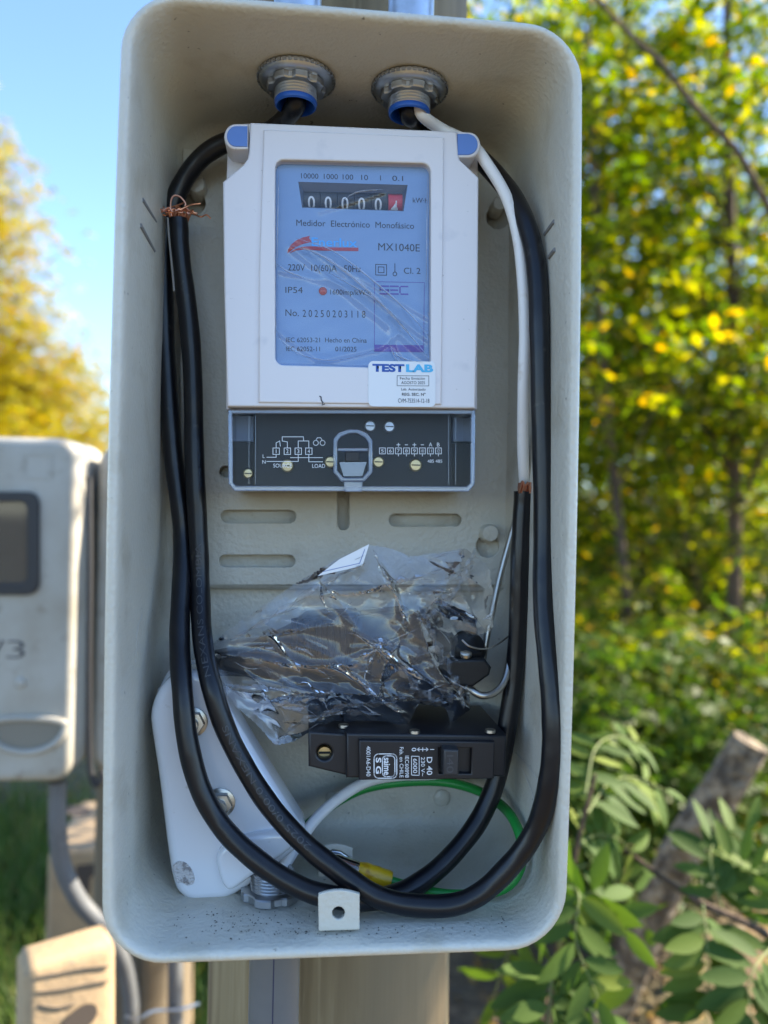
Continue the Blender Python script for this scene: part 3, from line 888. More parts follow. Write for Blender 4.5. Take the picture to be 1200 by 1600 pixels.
for b_, x in (('1', 431.5), ('2', 449), ('3', 466), ('4', 482.5)): T3(b_, x - (.5 if b_ == '1' else 1.7), 708, x + (.5 if b_ == '1' else 1.7), 708, 6)
for k, b_ in enumerate(('5', '6', '7', '8', '9', '10', '11', '12')): T3(b_, 595.5 + 12.5 * k, 707, 599.5 + 12.5 * k, 707, 5)
T3('A', 670, 697.5, 675.5, 697.5, 6); T3('B', 682.8, 697.5, 687, 697.5, 6)
T3('485', 668, 723, 678, 723, 5); T3('485', 680.5, 723, 691, 723, 5)
T3('L', 410.5, 715.5, 413.5, 715.5, 5.5); T3('N', 410, 724.5, 415, 724.5, 5.5)
T3('SOURCE', 427, 730.5, 456, 730.5, 6); T3('LOAD', 488, 731, 508, 731, 6)

# ------------------------------------------------------------------ cables and wires
CR = 0.0052
def PYs(lst): return [P(a, b, y) for a, b, y in lst]
pa = catmull([g1 + Vector((0, 0, -.006)), g1 + Vector((-.0005, .002, -.0135))] + PYs([(446, 186, .063), (422, 207, .069), (385, 214, .074), (345, 226, .078), (305, 258, .082), (276, 302, .085), (262, 360, .086), (258, 430, .086), (257, 520, .086),
                  (262, 610, .085), (271, 700, .083), (281, 790, .080), (285, 850, .078), (284, 920, .068), (282, 1000, .055), (283, 1070, .0415), (291, 1150, .036), (314, 1230, .034),
                  (352, 1297, .032), (402, 1347, .028), (462, 1382, .024), (520, 1402, .0215), (580, 1405, .028), (640, 1388, .038), (690, 1355, .046), (735, 1300, .052), (767, 1240, .056), (786, 1180, .058),
                  (800, 1090, .060), (807, 1000, .061), (812, 900, .061), (816, 820, .061), (818, 768, .061)]), 8)
pb = catmull([g2 + Vector((0, 0, -.006)), g2 + Vector((.0008, .002, -.0135))] + PYs([(658, 190, .068), (695, 214, .071), (745, 243, .068), (790, 290, .056), (820, 345, .044), (837, 420, .036), (844, 520, .031), (847, 640, .030), (848, 760, .029), (849, 860, .027),
                  (851, 950, .021), (857, 1040, .013), (863, 1120, .008), (864, 1180, .007), (856, 1235, .008), (838, 1290, .011), (806, 1344, .014), (762, 1388, .017), (710, 1412, .0185), (650, 1416, .0195), (595, 1402, .0205), (540, 1370, .024),
                  (482, 1325, .029), (430, 1268, .034), (388, 1208, .0365), (352, 1140, .039), (330, 1070, .042), (318, 1000, .054), (312, 920, .069), (309, 840, .073), (306, 740, .075), (303, 640, .0765), (297, 540, .077),
                  (289, 450, .0765), (282, 390, .076), (278, 343, .0755)]), 8)
def cable(name, path, label):
    t = thing(name, path[len(path) // 2], label, 'cable')
    for i in range(3, len(path) - 3):
        path[i] = path[i] + Vector((math.sin(i * .23 + len(name + label)) * .00045, math.sin(i * .19) * .0003, math.sin(i * .31) * .0003))
    rr_ = [CR * (1 + .018 * math.sin(i * .35) + .012 * math.sin(i * .9 + 1)) for i in range(len(path))]
    v, f = tube_vf(path, rr_, 20)
    mesh('sheath', v, f, M_cable, t)
    return t
ca = cable('power_cable', pa, 'thick black cable from the left ceiling fitting, cut end beside the white wire')
cb = cable('power_cable', pb, 'thick black cable from the right ceiling fitting, its frayed copper end at upper left')
def cable_print(path, i0, i1, body, t, ang, size=.0042, adv=.0038):
    """raised characters along the sheath, one mesh"""
    T_, N_ = frames(path)
    cum = [0]
    for i in range(1, len(path)): cum.append(cum[-1] + (path[i] - path[i - 1]).length)
    me = text_mesh(body, Vector((0, 0, 0)), Vector((1, 0, 0)), 1.0)
    total = cum[i1] - cum[i0]
    for vv in me.vertices:
        s = cum[i0] + vv.co.x * total
        i = max(j for j in range(len(path)) if cum[j] <= s + 1e-9); i = min(i, len(path) - 2)
        k = (s - cum[i]) / (cum[i + 1] - cum[i])
        p = path[i].lerp(path[i + 1], k); t_ = (path[i + 1] - path[i]).normalized()
        fr = (CAM - p); fr = (fr - t_ * fr.dot(t_)).normalized()
        sd = fr.cross(t_)
        a = ang + (vv.co.z - .5) * size / CR
        vv.co = p + fr * (math.cos(a) * (CR * 1.035)) + sd * (math.sin(a) * (CR * 1.035))
    link('lettering', me, M_emboss, t, sharp=None)
def nearest(path, px, py):
    return min(range(len(path)), key=lambda i: (path[i] - P(px, py, path[i].y)).length)
cable_print(pb, nearest(pb, 327, 1062), nearest(pb, 309, 850), 'NEXANS COLOMBIA', cb, .1, size=.0030)
cable_print(pb, nearest(pb, 480, 1324), nearest(pb, 348, 1130), '2025 0/00/0 NEXANS', cb, .0, size=.0030)
# frayed strands at the ends
random.seed(11)
e0 = pb[-1]
for k in range(20):
    a = random.uniform(-1, 1)
    st = e0 + Vector((random.uniform(-.004, .004), random.uniform(-.003, .003), 0))
    pts = [st + Vector((0, 0, -.003)), st + Vector((a * .003, -.003, .003))]
    p = pts[-1]
    dx = random.choice((-1, -1, 1, .4))
    for j in range(4):
        p = p + Vector((dx * random.uniform(.0015, .0046), random.uniform(-.0015, .001), random.uniform(-.0018, .0022)))
        dx *= random.choice((1, 1, -.9))
        pts.append(p.copy())
    v, f = tube_vf(catmull(pts, 4), .00042, 6); mesh('copper_strand', v, f, M_copper, cb)
loop = [P(a, b, .0695) for a, b in ((268, 338), (267, 316), (272, 306), (282, 308), (290, 318), (289, 322))]
v, f = tube_vf(catmull(loop, 5), .0005, 6); mesh('copper_strand', v, f, M_copper, cb)
e1 = pa[-1]
for k in range(16):
    st = e1 + Vector((random.uniform(-.0045, .004), random.uniform(-.0045, -.001), -.001))
    pts = [st, st + Vector((random.uniform(-.0005, .0012), -.0005, .0035)), st + Vector((random.uniform(0, .002), 0, random.uniform(.004, .0065)))]
    v, f = tube_vf(catmull(pts, 3), .0007, 6); mesh('copper_strand', v, f, M_copper, ca)
# grey tracer along the frayed cable
tp = [P(a, b, .0705) for a, b in ((262, 340), (264, 370), (267, 400), (270, 430), (272, 455))]
v, f = tube_vf(catmull(tp, 4), .00055, 6); mesh('tracer_thread', v, f, mat('grey_thread', (.25, .24, .22), .6), cb)
# white wire
pw = catmull([g2 + Vector((.005, -.002, -.006)), g2 + Vector((.006, -.0025, -.0145))] + PYs([(690, 202, .058), (735, 225, .054), (762, 258, .052), (792, 310, .048), (809, 370, .046), (817, 440, .044), (820, 520, .044), (818, 600, .046), (817, 690, .054), (819, 742, .0605), (822, 772, .068),
                  (828, 830, .073), (829, 900, .074), (828, 980, .073), (822, 1060, .073), (808, 1130, .080), (770, 1185, .092), (690, 1208, .096), (620, 1212, .094), (572, 1222, .089), (530, 1247, .083), (495, 1278, .075), (470, 1312, .066), (452, 1340, .058),
                  (436, 1370, .052), (430, 1400, .052)]), 8)
v, f = tube_vf(pw, .0031, 14)
ww = mesh('white_wire', v, f, M_wwire, base=pw[0]); tag(ww, 'thin white insulated wire looping from the right ceiling fitting behind the breaker', 'wire')
# green earth wire with its ring terminal
gw = thing('earth_wire', P(640, 1390, .05), 'green earth wire with yellow sleeved ring terminal on the floor tab', 'wire')
pg = catmull(PYs([(420, 1392, .050), (425, 1368, .056), (450, 1320, .072), (485, 1285, .084), (525, 1254, .092), (570, 1232, .097), (630, 1222, .098), (695, 1222, .097), (748, 1236, .084), (785, 1260, .066), (806, 1288, .048), (816, 1325, .038), (810, 1362, .034), (788, 1387, .034), (748, 1397, .037), (700, 1398, .041), (655, 1390, .045), (605, 1376, .047)]), 8)
v, f = tube_vf(pg, .0027, 14); mesh('insulation', v, f, M_gwire, gw)
s0, s1 = P(610, 1377, .047), P(553, 1358, .048)
ax = s1 - s0
v, f = lathe_vf([(.0030, 0), (.0048, .0003), (.0051, .002), (.0049, .006), (.0052, .008), (.0049, .011), (.0051, .014), (.0046, .0165), (.0040, .0185)], s0, ax, 24)
mesh('sleeve', v, f, M_yellow, gw)
random.seed(4)
for k in range(9):
    st = s1 + Vector((0, random.uniform(-.003, .001), random.uniform(-.003, .003)))
    pts = [st + ax.normalized() * -.001, st + ax.normalized() * .003 + Vector((0, random.uniform(-.001, .001), random.uniform(-.001, .001))), st + ax.normalized() * .0065]
    v, f = tube_vf(catmull(pts, 3), .0005, 6); mesh('copper_strand', v, f, M_copper, gw)
lg = [(556, 1348), (543, 1338), (532, 1331), (520, 1329), (508, 1334), (503, 1346), (507, 1360), (520, 1368), (532, 1370), (550, 1371)]
me = prism(pxs(lg, .049), .049, .0515, .0005, 1); link('ring_lug', me, M_zinc, gw)
v, f = tube_vf(catmull(PYs([(516, 1345, .046), (535, 1352, .046), (556, 1359, .047)]), 4), [.0034, .0042, .0046], 12)
mesh('clear_shroud', v, f, M_bag, gw)
v, f = lathe_vf([(.0042, -.004), (.0042, .0012), (.0030, .0024), (.0001, .0026)], P(519, 1347, .049), (0, -1, 0), 6)
mesh('lug_bolt', v, f, M_zinc, gw)

# ------------------------------------------------------------------ white moulded cover with two bolts
wm = thing('moulded_cover', P(330, 1400, .05), 'glossy white moulded cover with two steel bolts leaning in the lower left of the box', 'cover')
out = [(247, 1078), (260, 1063), (278, 1053), (300, 1048), (318, 1052), (330, 1064), (400, 1180), (455, 1268), (473, 1296), (476, 1311), (470, 1324), (400, 1380), (358, 1405), (330, 1410), (300, 1411), (282, 1402), (271, 1385), (262, 1340), (247, 1220), (235, 1140), (234, 1116), (239, 1095)]
def smooth_px(pts, n=4):
    q = catmull([Vector((a, b, 0)) for a, b in pts + [pts[0]]], n)
    return [(p.x, p.y) for p in q[:-1]]
me = prism(pxs(smooth_px(out), .047), .047, .074, .0048, 6); link('body', me, M_porc, wm, sharp=60)
hump = [(342, 1366), (338, 1342), (348, 1324), (374, 1311), (410, 1302), (440, 1300), (456, 1310), (452, 1328), (404, 1362), (364, 1390), (350, 1385)]
me = prism(pxs(smooth_px(hump), .0425), .0415, .052, .0030, 5); link('hump', me, M_porc, wm, sharp=60)
back = [(250, 1070), (262, 1050), (290, 1038), (314, 1042), (330, 1060), (436, 1245), (420, 1300), (310, 1380), (276, 1350), (243, 1112)]
me = prism(pxs(smooth_px(back), .064), .066, .082, .003, 3); link('backing', me, M_porc, wm, sharp=60)
me = prism(pxs(smooth_px([(270, 1354), (278, 1346), (291, 1349), (302, 1364), (303, 1380), (292, 1384), (284, 1379), (276, 1378)]), .0466), .0466, .048, .0003, 1); link('chip', me, M_chip, wm)
for (x, y) in ((301, 1128), (344, 1254)):
    c = P(x, y, .047)
    v, f = lathe_vf([(.0075, 0), (.0075, .0008), (.0072, .0010)], c, (0, -1, 0), 28); bo = mesh('washer', v, f, M_steel, wm)
    v, f = lathe_vf([(.0058, .001), (.0062, .0015), (.0062, .0050), (.0056, .0056), (.0034, .0057)], c, (.1, -1, .05), 6); mesh('nut', v, f, M_steel, bo, sharp=20)
    v, f = lathe_vf([(.0032, .004), (.0032, .0085), (.0027, .0092)], c, (.1, -1, .05), 18); mesh('stud', v, f, M_steel, bo)

# ------------------------------------------------------------------ circuit breaker
YBK = .038
br = thing('circuit_breaker', P(640, 1214, .07), 'black single-pole circuit breaker rated D 40 lying sideways in the box', 'circuit breaker')
me = prism(pxs([(541, 1146), (792, 1149), (790, 1214), (541, 1216)], YBK), YBK, .100, .0012, 2); bb = link('body', me, M_blackp, br)
me = prism(pxs([(482, 1143), (545, 1147), (545, 1213), (482, 1198)], YBK + .004), YBK + .004, .092, .0012, 2, [pxs(disc(507, 1176, 12), YBK + .004)]); link('terminal_end', me, M_blackp, br)
v, f = lathe_vf([(.0042, 0), (.0042, .001), (.0034, .0018), (.0001, .0019)], P(507, 1176, YBK + .012), (0, -1, 0), 18); mesh('terminal_screw', v, f, M_brass, br)
cst = P(507, 1176, YBK + .010)
bv, bf = boxvf(cst.x - .003, cst.x + .003, cst.y - .0004, cst.y + .0004, cst.z - .0005, cst.z + .0005); mesh('screw_slot', bv, bf, M_dark, br)
YN = .0345
me = prism(pxs([(561, 1157), (773, 1159), (772, 1217), (561, 1219)], YN), YN, .045, .0007, 2, [pxs([(686, 1169), (737, 1169), (736, 1209), (686, 1209)], YN)]); ns = link('nose_panel', me, M_blackp, br)
me = prism(pxs([(693, 1171), (717, 1172), (717, 1212), (693, 1212)], .0275), .0275, .045, .0010, 3); tg = link('toggle', me, M_toggle, br)
link('lettering', text_mesh('I40', P(698, 1180, .0273), P(698, 1208, .0273), 11 * .37 / F), mat('toggle_emboss', (.06, .06, .065), .5), tg, sharp=None)
for (x, y) in ((537, 1136), (648, 1145), (766, 1144)):
    zt = P(541, 1146, YBK).z
    c = PZ(x, y - 3, zt + .0002)
    v, f = lathe_vf([(.0028, -.001), (.0027, .0004), (.0012, .0006)], c, (0, 0, 1), 16); mesh('rivet', v, f, M_steel, br)
YL = YN - .00015
def VT(b_, x, y0, y1, cap, m=M_white, **k): return lettering(b_, x, y0, x, y1, cap, YL, m, ns, **k)
VT('4001A6-D40', 572.5, 1166, 1213, 6.5)
VT('Fab. en CHILE', 624.5, 1167.5, 1215, 6)
VT('IEC60898', 633, 1181, 1215, 6)
VT('6000', 645.5, 1185.5, 1208, 6.5)
VT('230 V~', 658, 1183, 1213, 6)
VT('D 40', 667, 1183, 1211, 8.5, bold=.01)
VT('0', 643.5, 1168.5, 1174, 7, bold=.01)
VT('S G', 587.5, 1184, 1209, 8, bold=.03)
VT('saime', 600, 1184, 1211, 10, bold=.02)
seg_ = ring_lines([(643, 1181.5), (655, 1181.8), (655, 1211.5), (643, 1211)])
seg_ += [((652, 1171), (669, 1171)), ((652, 1171), (655, 1168.6)), ((652, 1171), (655, 1173.4)), ((669, 1171), (666, 1168.6)), ((669, 1171), (666, 1173.4)), ((660.5, 1168.5), (660.5, 1173.5)), ((672.5, 1171), (678, 1171))]
strips(seg_, 1.1, YL).build('switch_symbol', M_white, ns, sharp=None)
seg_ = ring_lines(rr(584.5, 1178, 620, 1216, 7, 4)) + ring_lines(rr(597.5, 1181, 617, 1213.5, 6, 4))
strips(seg_, 1.5, YL).build('maker_emblem', M_white, ns, sharp=None)

# ------------------------------------------------------------------ black anchor clamps in a clear bag
def clamp(name, label, pts_body, Y0, Y1, base):
    t = thing(name, base, label, 'cable clamp')
    return t
c1 = thing('anchor_clamp', P(700, 1075, .07), 'black anchor clamp with steel bail sticking out of the clear bag', 'cable clamp')
me = prism(pxs([(560, 965), (640, 955), (690, 985), (742, 1018), (752, 1034), (765, 1040), (766, 1052), (738, 1072), (700, 1076), (640, 1088), (570, 1080), (540, 1040)], .060), .060, .090, .003, 3); link('body', me, M_blackn, c1)
me = prism(pxs([(700, 1030), (756, 1028), (767, 1042), (764, 1054), (737, 1073), (700, 1070)], .052), .050, .070, .0015, 2); link('jaw', me, M_blackn, c1)
v, f = lathe_vf([(.0095, 0), (.0105, .001), (.0105, .005), (.0085, .0085), (.004, .0095), (.0001, .0096)], P(727, 1020, .066), (.1, -.55, .75), 26); link_o = mesh('pin_cap', v, f, M_blackn, c1)
me = prism(pxs([(664, 955), (688, 957), (694, 972), (692, 992), (712, 1000), (716, 1030), (664, 1030)], .062), .062, .085, .002, 2); link('stub', me, M_blackn, c1)
v, f = lathe_vf([(.0024, -.002), (.0024, .0035), (.0031, .0036), (.0031, .0052), (.0022, .0056)], P(727, 1034, .055), (0, -.35, 1), 14); mesh('screw', v, f, M_steel, c1)
pbail = catmull(PYs([(752, 1050, .078), (758, 1010, .080), (768, 960, .082), (780, 905, .085), (795, 850, .087), (806, 812, .088), (815, 806, .086), (818, 830, .082), (812, 900, .076), (803, 970, .070), (796, 1030, .062), (789, 1062, .057), (776, 1080, .053), (757, 1087, .051), (742, 1082, .052), (728, 1070, .056)]), 8)
v, f = tube_vf(pbail, .0019, 12); mesh('bail', v, f, M_steel, c1)
v, f = tube_vf(catmull(PYs([(722, 1000, .055), (734, 1010, .054), (755, 1014, .056), (775, 1008, .060), (797, 992, .068)]), 6), .0005, 8); mesh('tie_wire', v, f, M_steel, c1)
c2 = thing('anchor_clamp', P(430, 1060, .07), 'black anchor clamp wrapped wholly inside the clear bag on the left', 'cable clamp')
me = prism(pxs([(330, 1030), (380, 1018), (450, 985), (480, 962), (560, 958), (580, 985), (580, 1020), (560, 1075), (500, 1082), (430, 1060), (335, 1058)], .066), .066, .092, .003, 3); link('body', me, M_blackn, c2)
for k in range(6):
    x = 455 + 19 * k
    me = prism(pxs([(x, 968 + 2 * k), (x + 10, 966 + 2 * k), (x + 12, 1060), (x + 2, 1062)], .0635), .0635, .068, .0008, 1); link('grip_rib', me, M_blackn, c2)
me = prism(pxs([(332, 1022), (372, 1014), (460, 1030), (560, 1052), (640, 1066), (700, 1078), (700, 1098), (620, 1100), (500, 1086), (400, 1062), (336, 1046)], .060), .058, .076, .0035, 3); link('wedge', me, M_blackn, c2)

# the bag: two crumpled sheets of clear film
BAG = [(578, 850), (612, 856), (642, 868), (690, 862), (725, 855), (748, 872), (764, 885), (775, 940), (770, 985), (745, 995), (714, 985), (722, 1030), (735, 1085), (736, 1108), (704, 1132), (694, 1106), (655, 1100), (634, 1138), (600, 1128), (520, 1128),
       (492, 1140), (458, 1160), (430, 1166), (398, 1130), (372, 1108), (345, 1086), (330, 1050), (326, 1012), (352, 985), (410, 945), (470, 905), (530, 870)]
def inside(x, y, poly):
    c = False; j = len(poly) - 1
    for i in range(len(poly)):
        xi, yi = poly[i]; xj, yj = poly[j]
        if (yi > y) != (yj > y) and x < (xj - xi) * (y - yi) / (yj - yi) + xi: c = not c
        j = i
    return c
def edgedist(x, y, poly):
    d = 1e9
    for i in range(len(poly)):
        ax_, ay_ = poly[i]; bx_, by_ = poly[(i + 1) % len(poly)]
        dx, dy = bx_ - ax_, by_ - ay_
        t = max(0, min(1, ((x - ax_) * dx + (y - ay_) * dy) / (dx * dx + dy * dy)))
        d = min(d, math.hypot(x - ax_ - t * dx, y - ay_ - t * dy))
    return d
MAIN_FOLDS = [(585, 858, 345, 1000, 10, 1.0), (735, 862, 655, 965, 12, 4.5), (655, 958, 728, 1104, 10, 4.5), (560, 992, 700, 1102, 9, 4), (400, 1098, 640, 1092, 9, 3.6), (360, 1070, 520, 1085, 8, 3), (470, 930, 640, 905, 9, 3),
              (600, 870, 640, 985, 8, 3), (440, 1150, 540, 1108, 8, 3.2), (345, 1000, 520, 965, 8, 3), (340, 1030, 560, 1050, 8, 2.6), (640, 1090, 720, 1085, 7, 3), (505, 905, 560, 985, 7, 2.5), (690, 880, 765, 930, 8, 3), (610, 1000, 590, 1110, 8, 3),
              (660, 930, 760, 975, 8, 3), (395, 970, 470, 1060, 7, 2.4), (520, 1040, 640, 1130, 8, 3)]
def bag_sheet(seed, yfront, depth, step, parent, amp):
    rg = np.random.default_rng(seed)
    gx_ = np.arange(322, 782, step); gy_ = np.arange(846, 1172, step)
    X, Y_ = np.meshgrid(gx_, gy_)
    X = X + rg.uniform(-.3, .3, X.shape) * step; Y_ = Y_ + rg.uniform(-.3, .3, X.shape) * step
    H = np.zeros_like(X)
    folds = [(a + rg.normal(0, 6), b + rg.normal(0, 6), c + rg.normal(0, 6), d + rg.normal(0, 6), w * rg.uniform(.9, 1.4), h * rg.uniform(.75, 1.25)) for a, b, c, d, w, h in MAIN_FOLDS]
    for _ in range(85):
        x, y = rg.uniform(330, 770), rg.uniform(855, 1150)
        a = math.atan2(y - 1005, x - 300) + rg.normal(0, .45) if rg.random() < .5 else rg.uniform(0, 3.14)
        l_ = rg.uniform(25, 100)
        folds.append((x, y, x + math.cos(a) * l_, y + math.sin(a) * l_, rg.uniform(3, 9), rg.uniform(.5, 1.8) * rg.choice((1, 1, -1))))
    for a, b, c, d, w, h in folds:
        dx, dy = c - a, d - b; L2 = math.hypot(dx, dy)
        t = np.clip(((X - a) * dx + (Y_ - b) * dy) / L2 ** 2, 0, 1)
        bow = rg.normal(0, .06) * L2
        dist = ((X - a) * dy - (Y_ - b) * dx) / L2 + bow * np.sin(np.pi * t) + 1.5 * np.sin(t * 9 + a)
        over = np.maximum(0, np.maximum(-((X - a) * dx + (Y_ - b) * dy) / L2, ((X - a) * dx + (Y_ - b) * dy) / L2 - L2))
        q = np.hypot(dist * np.where(dist > 0, 1.0, rg.uniform(.5, 1.6)), over)
        H += h * .00092 * np.exp(-q / w) * np.sin(np.pi * (.08 + .84 * t)) ** .6
    for k in range(5):
        a = rg.uniform(0, 3.14); fq = rg.uniform(.02, .06)
        H += .0007 * np.abs(((X * math.cos(a) + Y_ * math.sin(a)) * fq / 3.14 + .6 * np.sin(Y_ * .02 + k)) % 2 - 1)
    idx = {}
    mb = MB()
    for j in range(X.shape[0]):
        for i in range(X.shape[1]):
            x, y = X[j, i], Y_[j, i]
            if not inside(x, y, BAG): continue
            e = edgedist(x, y, BAG)
            pil = 1 - math.exp(-e / 40)
            idx[(i, j)] = len(mb.v)
            mb.v.append(P(x, y, yfront + depth * (1 - pil) - (H[j, i] - .003) * amp * min(1, .35 + e / 18)))
    for (i, j), a in list(idx.items()):
        b_, c_, d_ = idx.get((i + 1, j)), idx.get((i + 1, j + 1)), idx.get((i, j + 1))
        if None not in (b_, c_, d_): mb.f += [(a, b_, c_), (a, c_, d_)]; mb.m += [0, 0]
        elif None not in (b_, c_): mb.f.append((a, b_, c_)); mb.m.append(0)
        elif None not in (c_, d_): mb.f.append((a, c_, d_)); mb.m.append(0)
        elif None not in (b_, d_): mb.f.append((a, b_, d_)); mb.m.append(0)
    return mb.build('film_sheet', M_bag, parent, sharp=50)
bag = thing('plastic_bag', P(540, 1150, .06), 'crumpled clear plastic bag round the black clamps in the middle of the box', 'plastic bag')
bag_sheet(21, .048, .010, 2.3, bag, 1.0)
bag_sheet(37, .057, .008, 2.8, bag, 1.0)
# hem and paper slip at the top of the bag
me = prism(pxs([(577, 850), (566, 884), (496, 900), (530, 874)], .0468), .0464, .0468); link('paper_slip', me, M_sticker, bag, sharp=None)
strips([((570, 858), (562, 880)), ((562, 880), (505, 893))], .8, .0462).build('slip_rule', M_navy, bag, sharp=None)
# folded ribbons of film, their highlights put in as white haze
random.seed(9)
for pts, w in ((((742, 858), (728, 895), (705, 935), (672, 962), (650, 968)), 11), (((652, 955), (672, 985), (690, 1025), (716, 1075), (726, 1108)), 10), (((556, 990), (600, 1022), (640, 1060), (668, 1090), (700, 1098)), 8),
               (((640, 1090), (680, 1097), (712, 1088), (730, 1070)), 6), (((500, 1118), (545, 1100), (600, 1098), (650, 1080)), 7), (((345, 1070), (400, 1092), (450, 1100), (520, 1080)), 8), (((585, 860), (600, 900), (640, 905), (690, 890)), 6),
               (((360, 1000), (430, 960), (500, 915), (570, 880)), 6), (((440, 1155), (470, 1128), (540, 1112), (600, 1118)), 6)):
    path = catmull([Vector((a, b, 0)) for a, b in pts], 7)
    mb = MB()
    for i, p in enumerate(path):
        t = (path[min(i + 1, len(path) - 1)] - path[max(i - 1, 0)]).normalized()
        nn = Vector((-t.y, t.x, 0))
        ww_ = w * (.55 + .45 * math.sin(i * 1.7)) * math.sin(math.pi * (i + .6) / (len(path) + .2)) + 1
        for s in (-1, -.2, .5, 1):
            q = p + nn * (s * ww_) + Vector((random.uniform(-1.5, 1.5), random.uniform(-1.5, 1.5), 0))
            mb.v.append(P(q.x, q.y, .045 + .004 * abs(s) + random.uniform(-.0022, .0022)))
    for i in range(len(path) - 1):
        for s in range(3):
            a = i * 4 + s
            mb.f += [(a, a + 1, a + 5), (a, a + 5, a + 4)]; mb.m += [0, 0]
    mb.build('fold_highlight', M_sheen, bag, sharp=40)

# fine crease glints over the film, painted as whitish ribbons
rb = random.Random(31)
mb = MB(); made = 0
while made < 60:
    x, y = rb.uniform(325, 775), rb.uniform(850, 1160)
    if not inside(x, y, BAG) or edgedist(x, y, BAG) < 5: continue
    made += 1
    base_a = math.atan2(y - 1000, x - 330) if rb.random() < .55 else rb.uniform(0, 6.283)
    a = base_a + rb.uniform(-.5, .5)
    n_ = rb.randint(5, 10); L0 = rb.uniform(3, 8); w0 = rb.uniform(.3, .9) * (2.4 if rb.random() < .15 else 1)
    Yc = rb.uniform(.0425, .050); pts = [(x, y)]
    for k in range(n_):
        a += rb.uniform(-.25, .25)
        x += math.cos(a) * L0; y += math.sin(a) * L0
        if not inside(x, y, BAG): break
        pts.append((x, y))
    if len(pts) < 3: continue
    v0 = len(mb.v)
    for k, (px_, py_) in enumerate(pts):
        t0 = pts[max(0, k - 1)]; t1 = pts[min(len(pts) - 1, k + 1)]
        tx, ty = t1[0] - t0[0], t1[1] - t0[1]; l_ = math.hypot(tx, ty) + 1e-6
        ww_ = w0 * math.sin(math.pi * (k + .5) / len(pts)) * rb.uniform(.6, 1.3)
        for q, dy in ((-1, .0), (0, rb.uniform(-.0008, .0008)), (1, .0)):
            mb.v.append(P(px_ - ty / l_ * ww_ * q, py_ + tx / l_ * ww_ * q, Yc - dy + rb.uniform(-.0003, .0003)))
    for k in range(len(pts) - 1):
        b_ = v0 + 3 * k
        mb.f += [(b_, b_ + 1, b_ + 4, b_ + 3), (b_ + 1, b_ + 2, b_ + 5, b_ + 4)]; mb.m += [0, 0]
tag(mb.build('film_glints', M_glint, bag, sharp=60), kind='stuff')

# ------------------------------------------------------------------ neighbouring closed boxes
def closed_box(cx, y0, cz, hw, hh, depth, label, rot=0.0):
    t = thing('meter_box', (cx, y0, cz - hh), label, 'meter box')
    lo = []
    r = .026
    for ins, y in ((.004, depth), (0, depth - .004), (0, .022), (.0015, .0215), (.0015, .020), (0, .0195), (0, .012), (.001, .007), (.004, .0025), (.009, .0003), (.014, 0)):
        lo.append([(cx + a, y0 + b, cz + c) for a, b, c in rloop(hw - ins, hh - ins, max(.006, r - ins), y, 7, 3, 0)])
    v, f = [], []
    for l_ in lo: v += l_
    k_ = len(lo[0])
    for i in range(len(lo) - 1):
        for k in range(k_):
            k2 = (k + 1) % k_
            f.append((i * k_ + k, i * k_ + k2, (i + 1) * k_ + k2, (i + 1) * k_ + k))
    f.append(tuple((len(lo) - 1) * k_ + k for k in range(k_))); f.append(tuple(reversed(range(k_))))
    return t, v, f
yn = .655
pR = P(118, 950, yn)
nb, v, f = closed_box(pR.x - .105, yn, P(60, 953, yn).z, .105, .217, .125, 'closed grey meter box with dark window and painted number 3')
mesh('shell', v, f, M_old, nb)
wf = rr(-75, 768, 60, 930, 20)
wi = rr(-60, 784, 42, 912, 12)
me = prism(pxs(wf, yn - .006), yn - .006, yn + .004, .0015, 2, [pxs(wi, yn - .006)]); wfr = link('window_frame', me, M_rubber, nb)
me = prism(pxs(wi, yn - .002), yn - .002, yn - .0005); link('pane', me, M_glass, wfr)
me = prism(pxs(rr(-40, 800, 28, 870, 3), yn - .0004), yn - .0004, yn - .0001); link('dial', me, mat('far_dial', (.30, .26, .20), .5), wfr)
yq = yn - .0008
t3 = link('lettering', text_mesh('3', P(10, 1029, yq), P(38, 1029, yq), 28 * .99 / F, bold=-.02), M_ink, nb, sharp=None)
strips([((-14, 1004), (-4, 1014)), ((4, 1002), (-12, 1030))], 3, yq).build('lettering', M_ink, nb, sharp=None)
v, f = lathe_vf([(.0066, 0), (.0066, .002), (.0048, .003), (.0001, .0031)], P(32, 1067, yn), (0, -1, 0), 18); mesh('screw', v, f, M_old, nb)
# lens-shaped latch recess with a raised rim
cxr, cyr = 40, 1152
rim = []
for k in range(28):
    a = 2 * math.pi * k / 28
    rim.append((cxr + 62 * math.cos(a) , cyr - 20 + (44 if math.sin(a) > 0 else 10) * math.sin(a)))
pth = [P(a, b, yn - .002) for a, b in rim]; pth.append(pth[0])
v, f = tube_vf(pth, .0042, 8, caps=False); mesh('latch_rim', v, f, M_old, nb)
me = prism(pxs([(cxr + (a - cxr) * .93, cyr - 20 + (b - cyr + 20) * .9) for a, b in rim], yn - .0006), yn - .0006, yn - .0002); link('latch_recess', me, mat('recess', (.20, .185, .15), .6), nb)
me = prism(pxs(rr(36, 708, 82, 748, 5), yn - .0008), yn - .0008, yn - .0002, 0, 0, [pxs(rr(39, 711, 79, 745, 4), yn - .0008)]); link('embossed_mark', me, M_old, nb)

yt = .70
pL = P(147, 950, yt)
tb3, v, f = closed_box(pL.x + .105, yt, P(150, 952, yt).z, .105, .217, .12, 'closed grey meter box half hidden between the open box and the box marked 3')
mesh('shell', v, f, M_old, tb3)
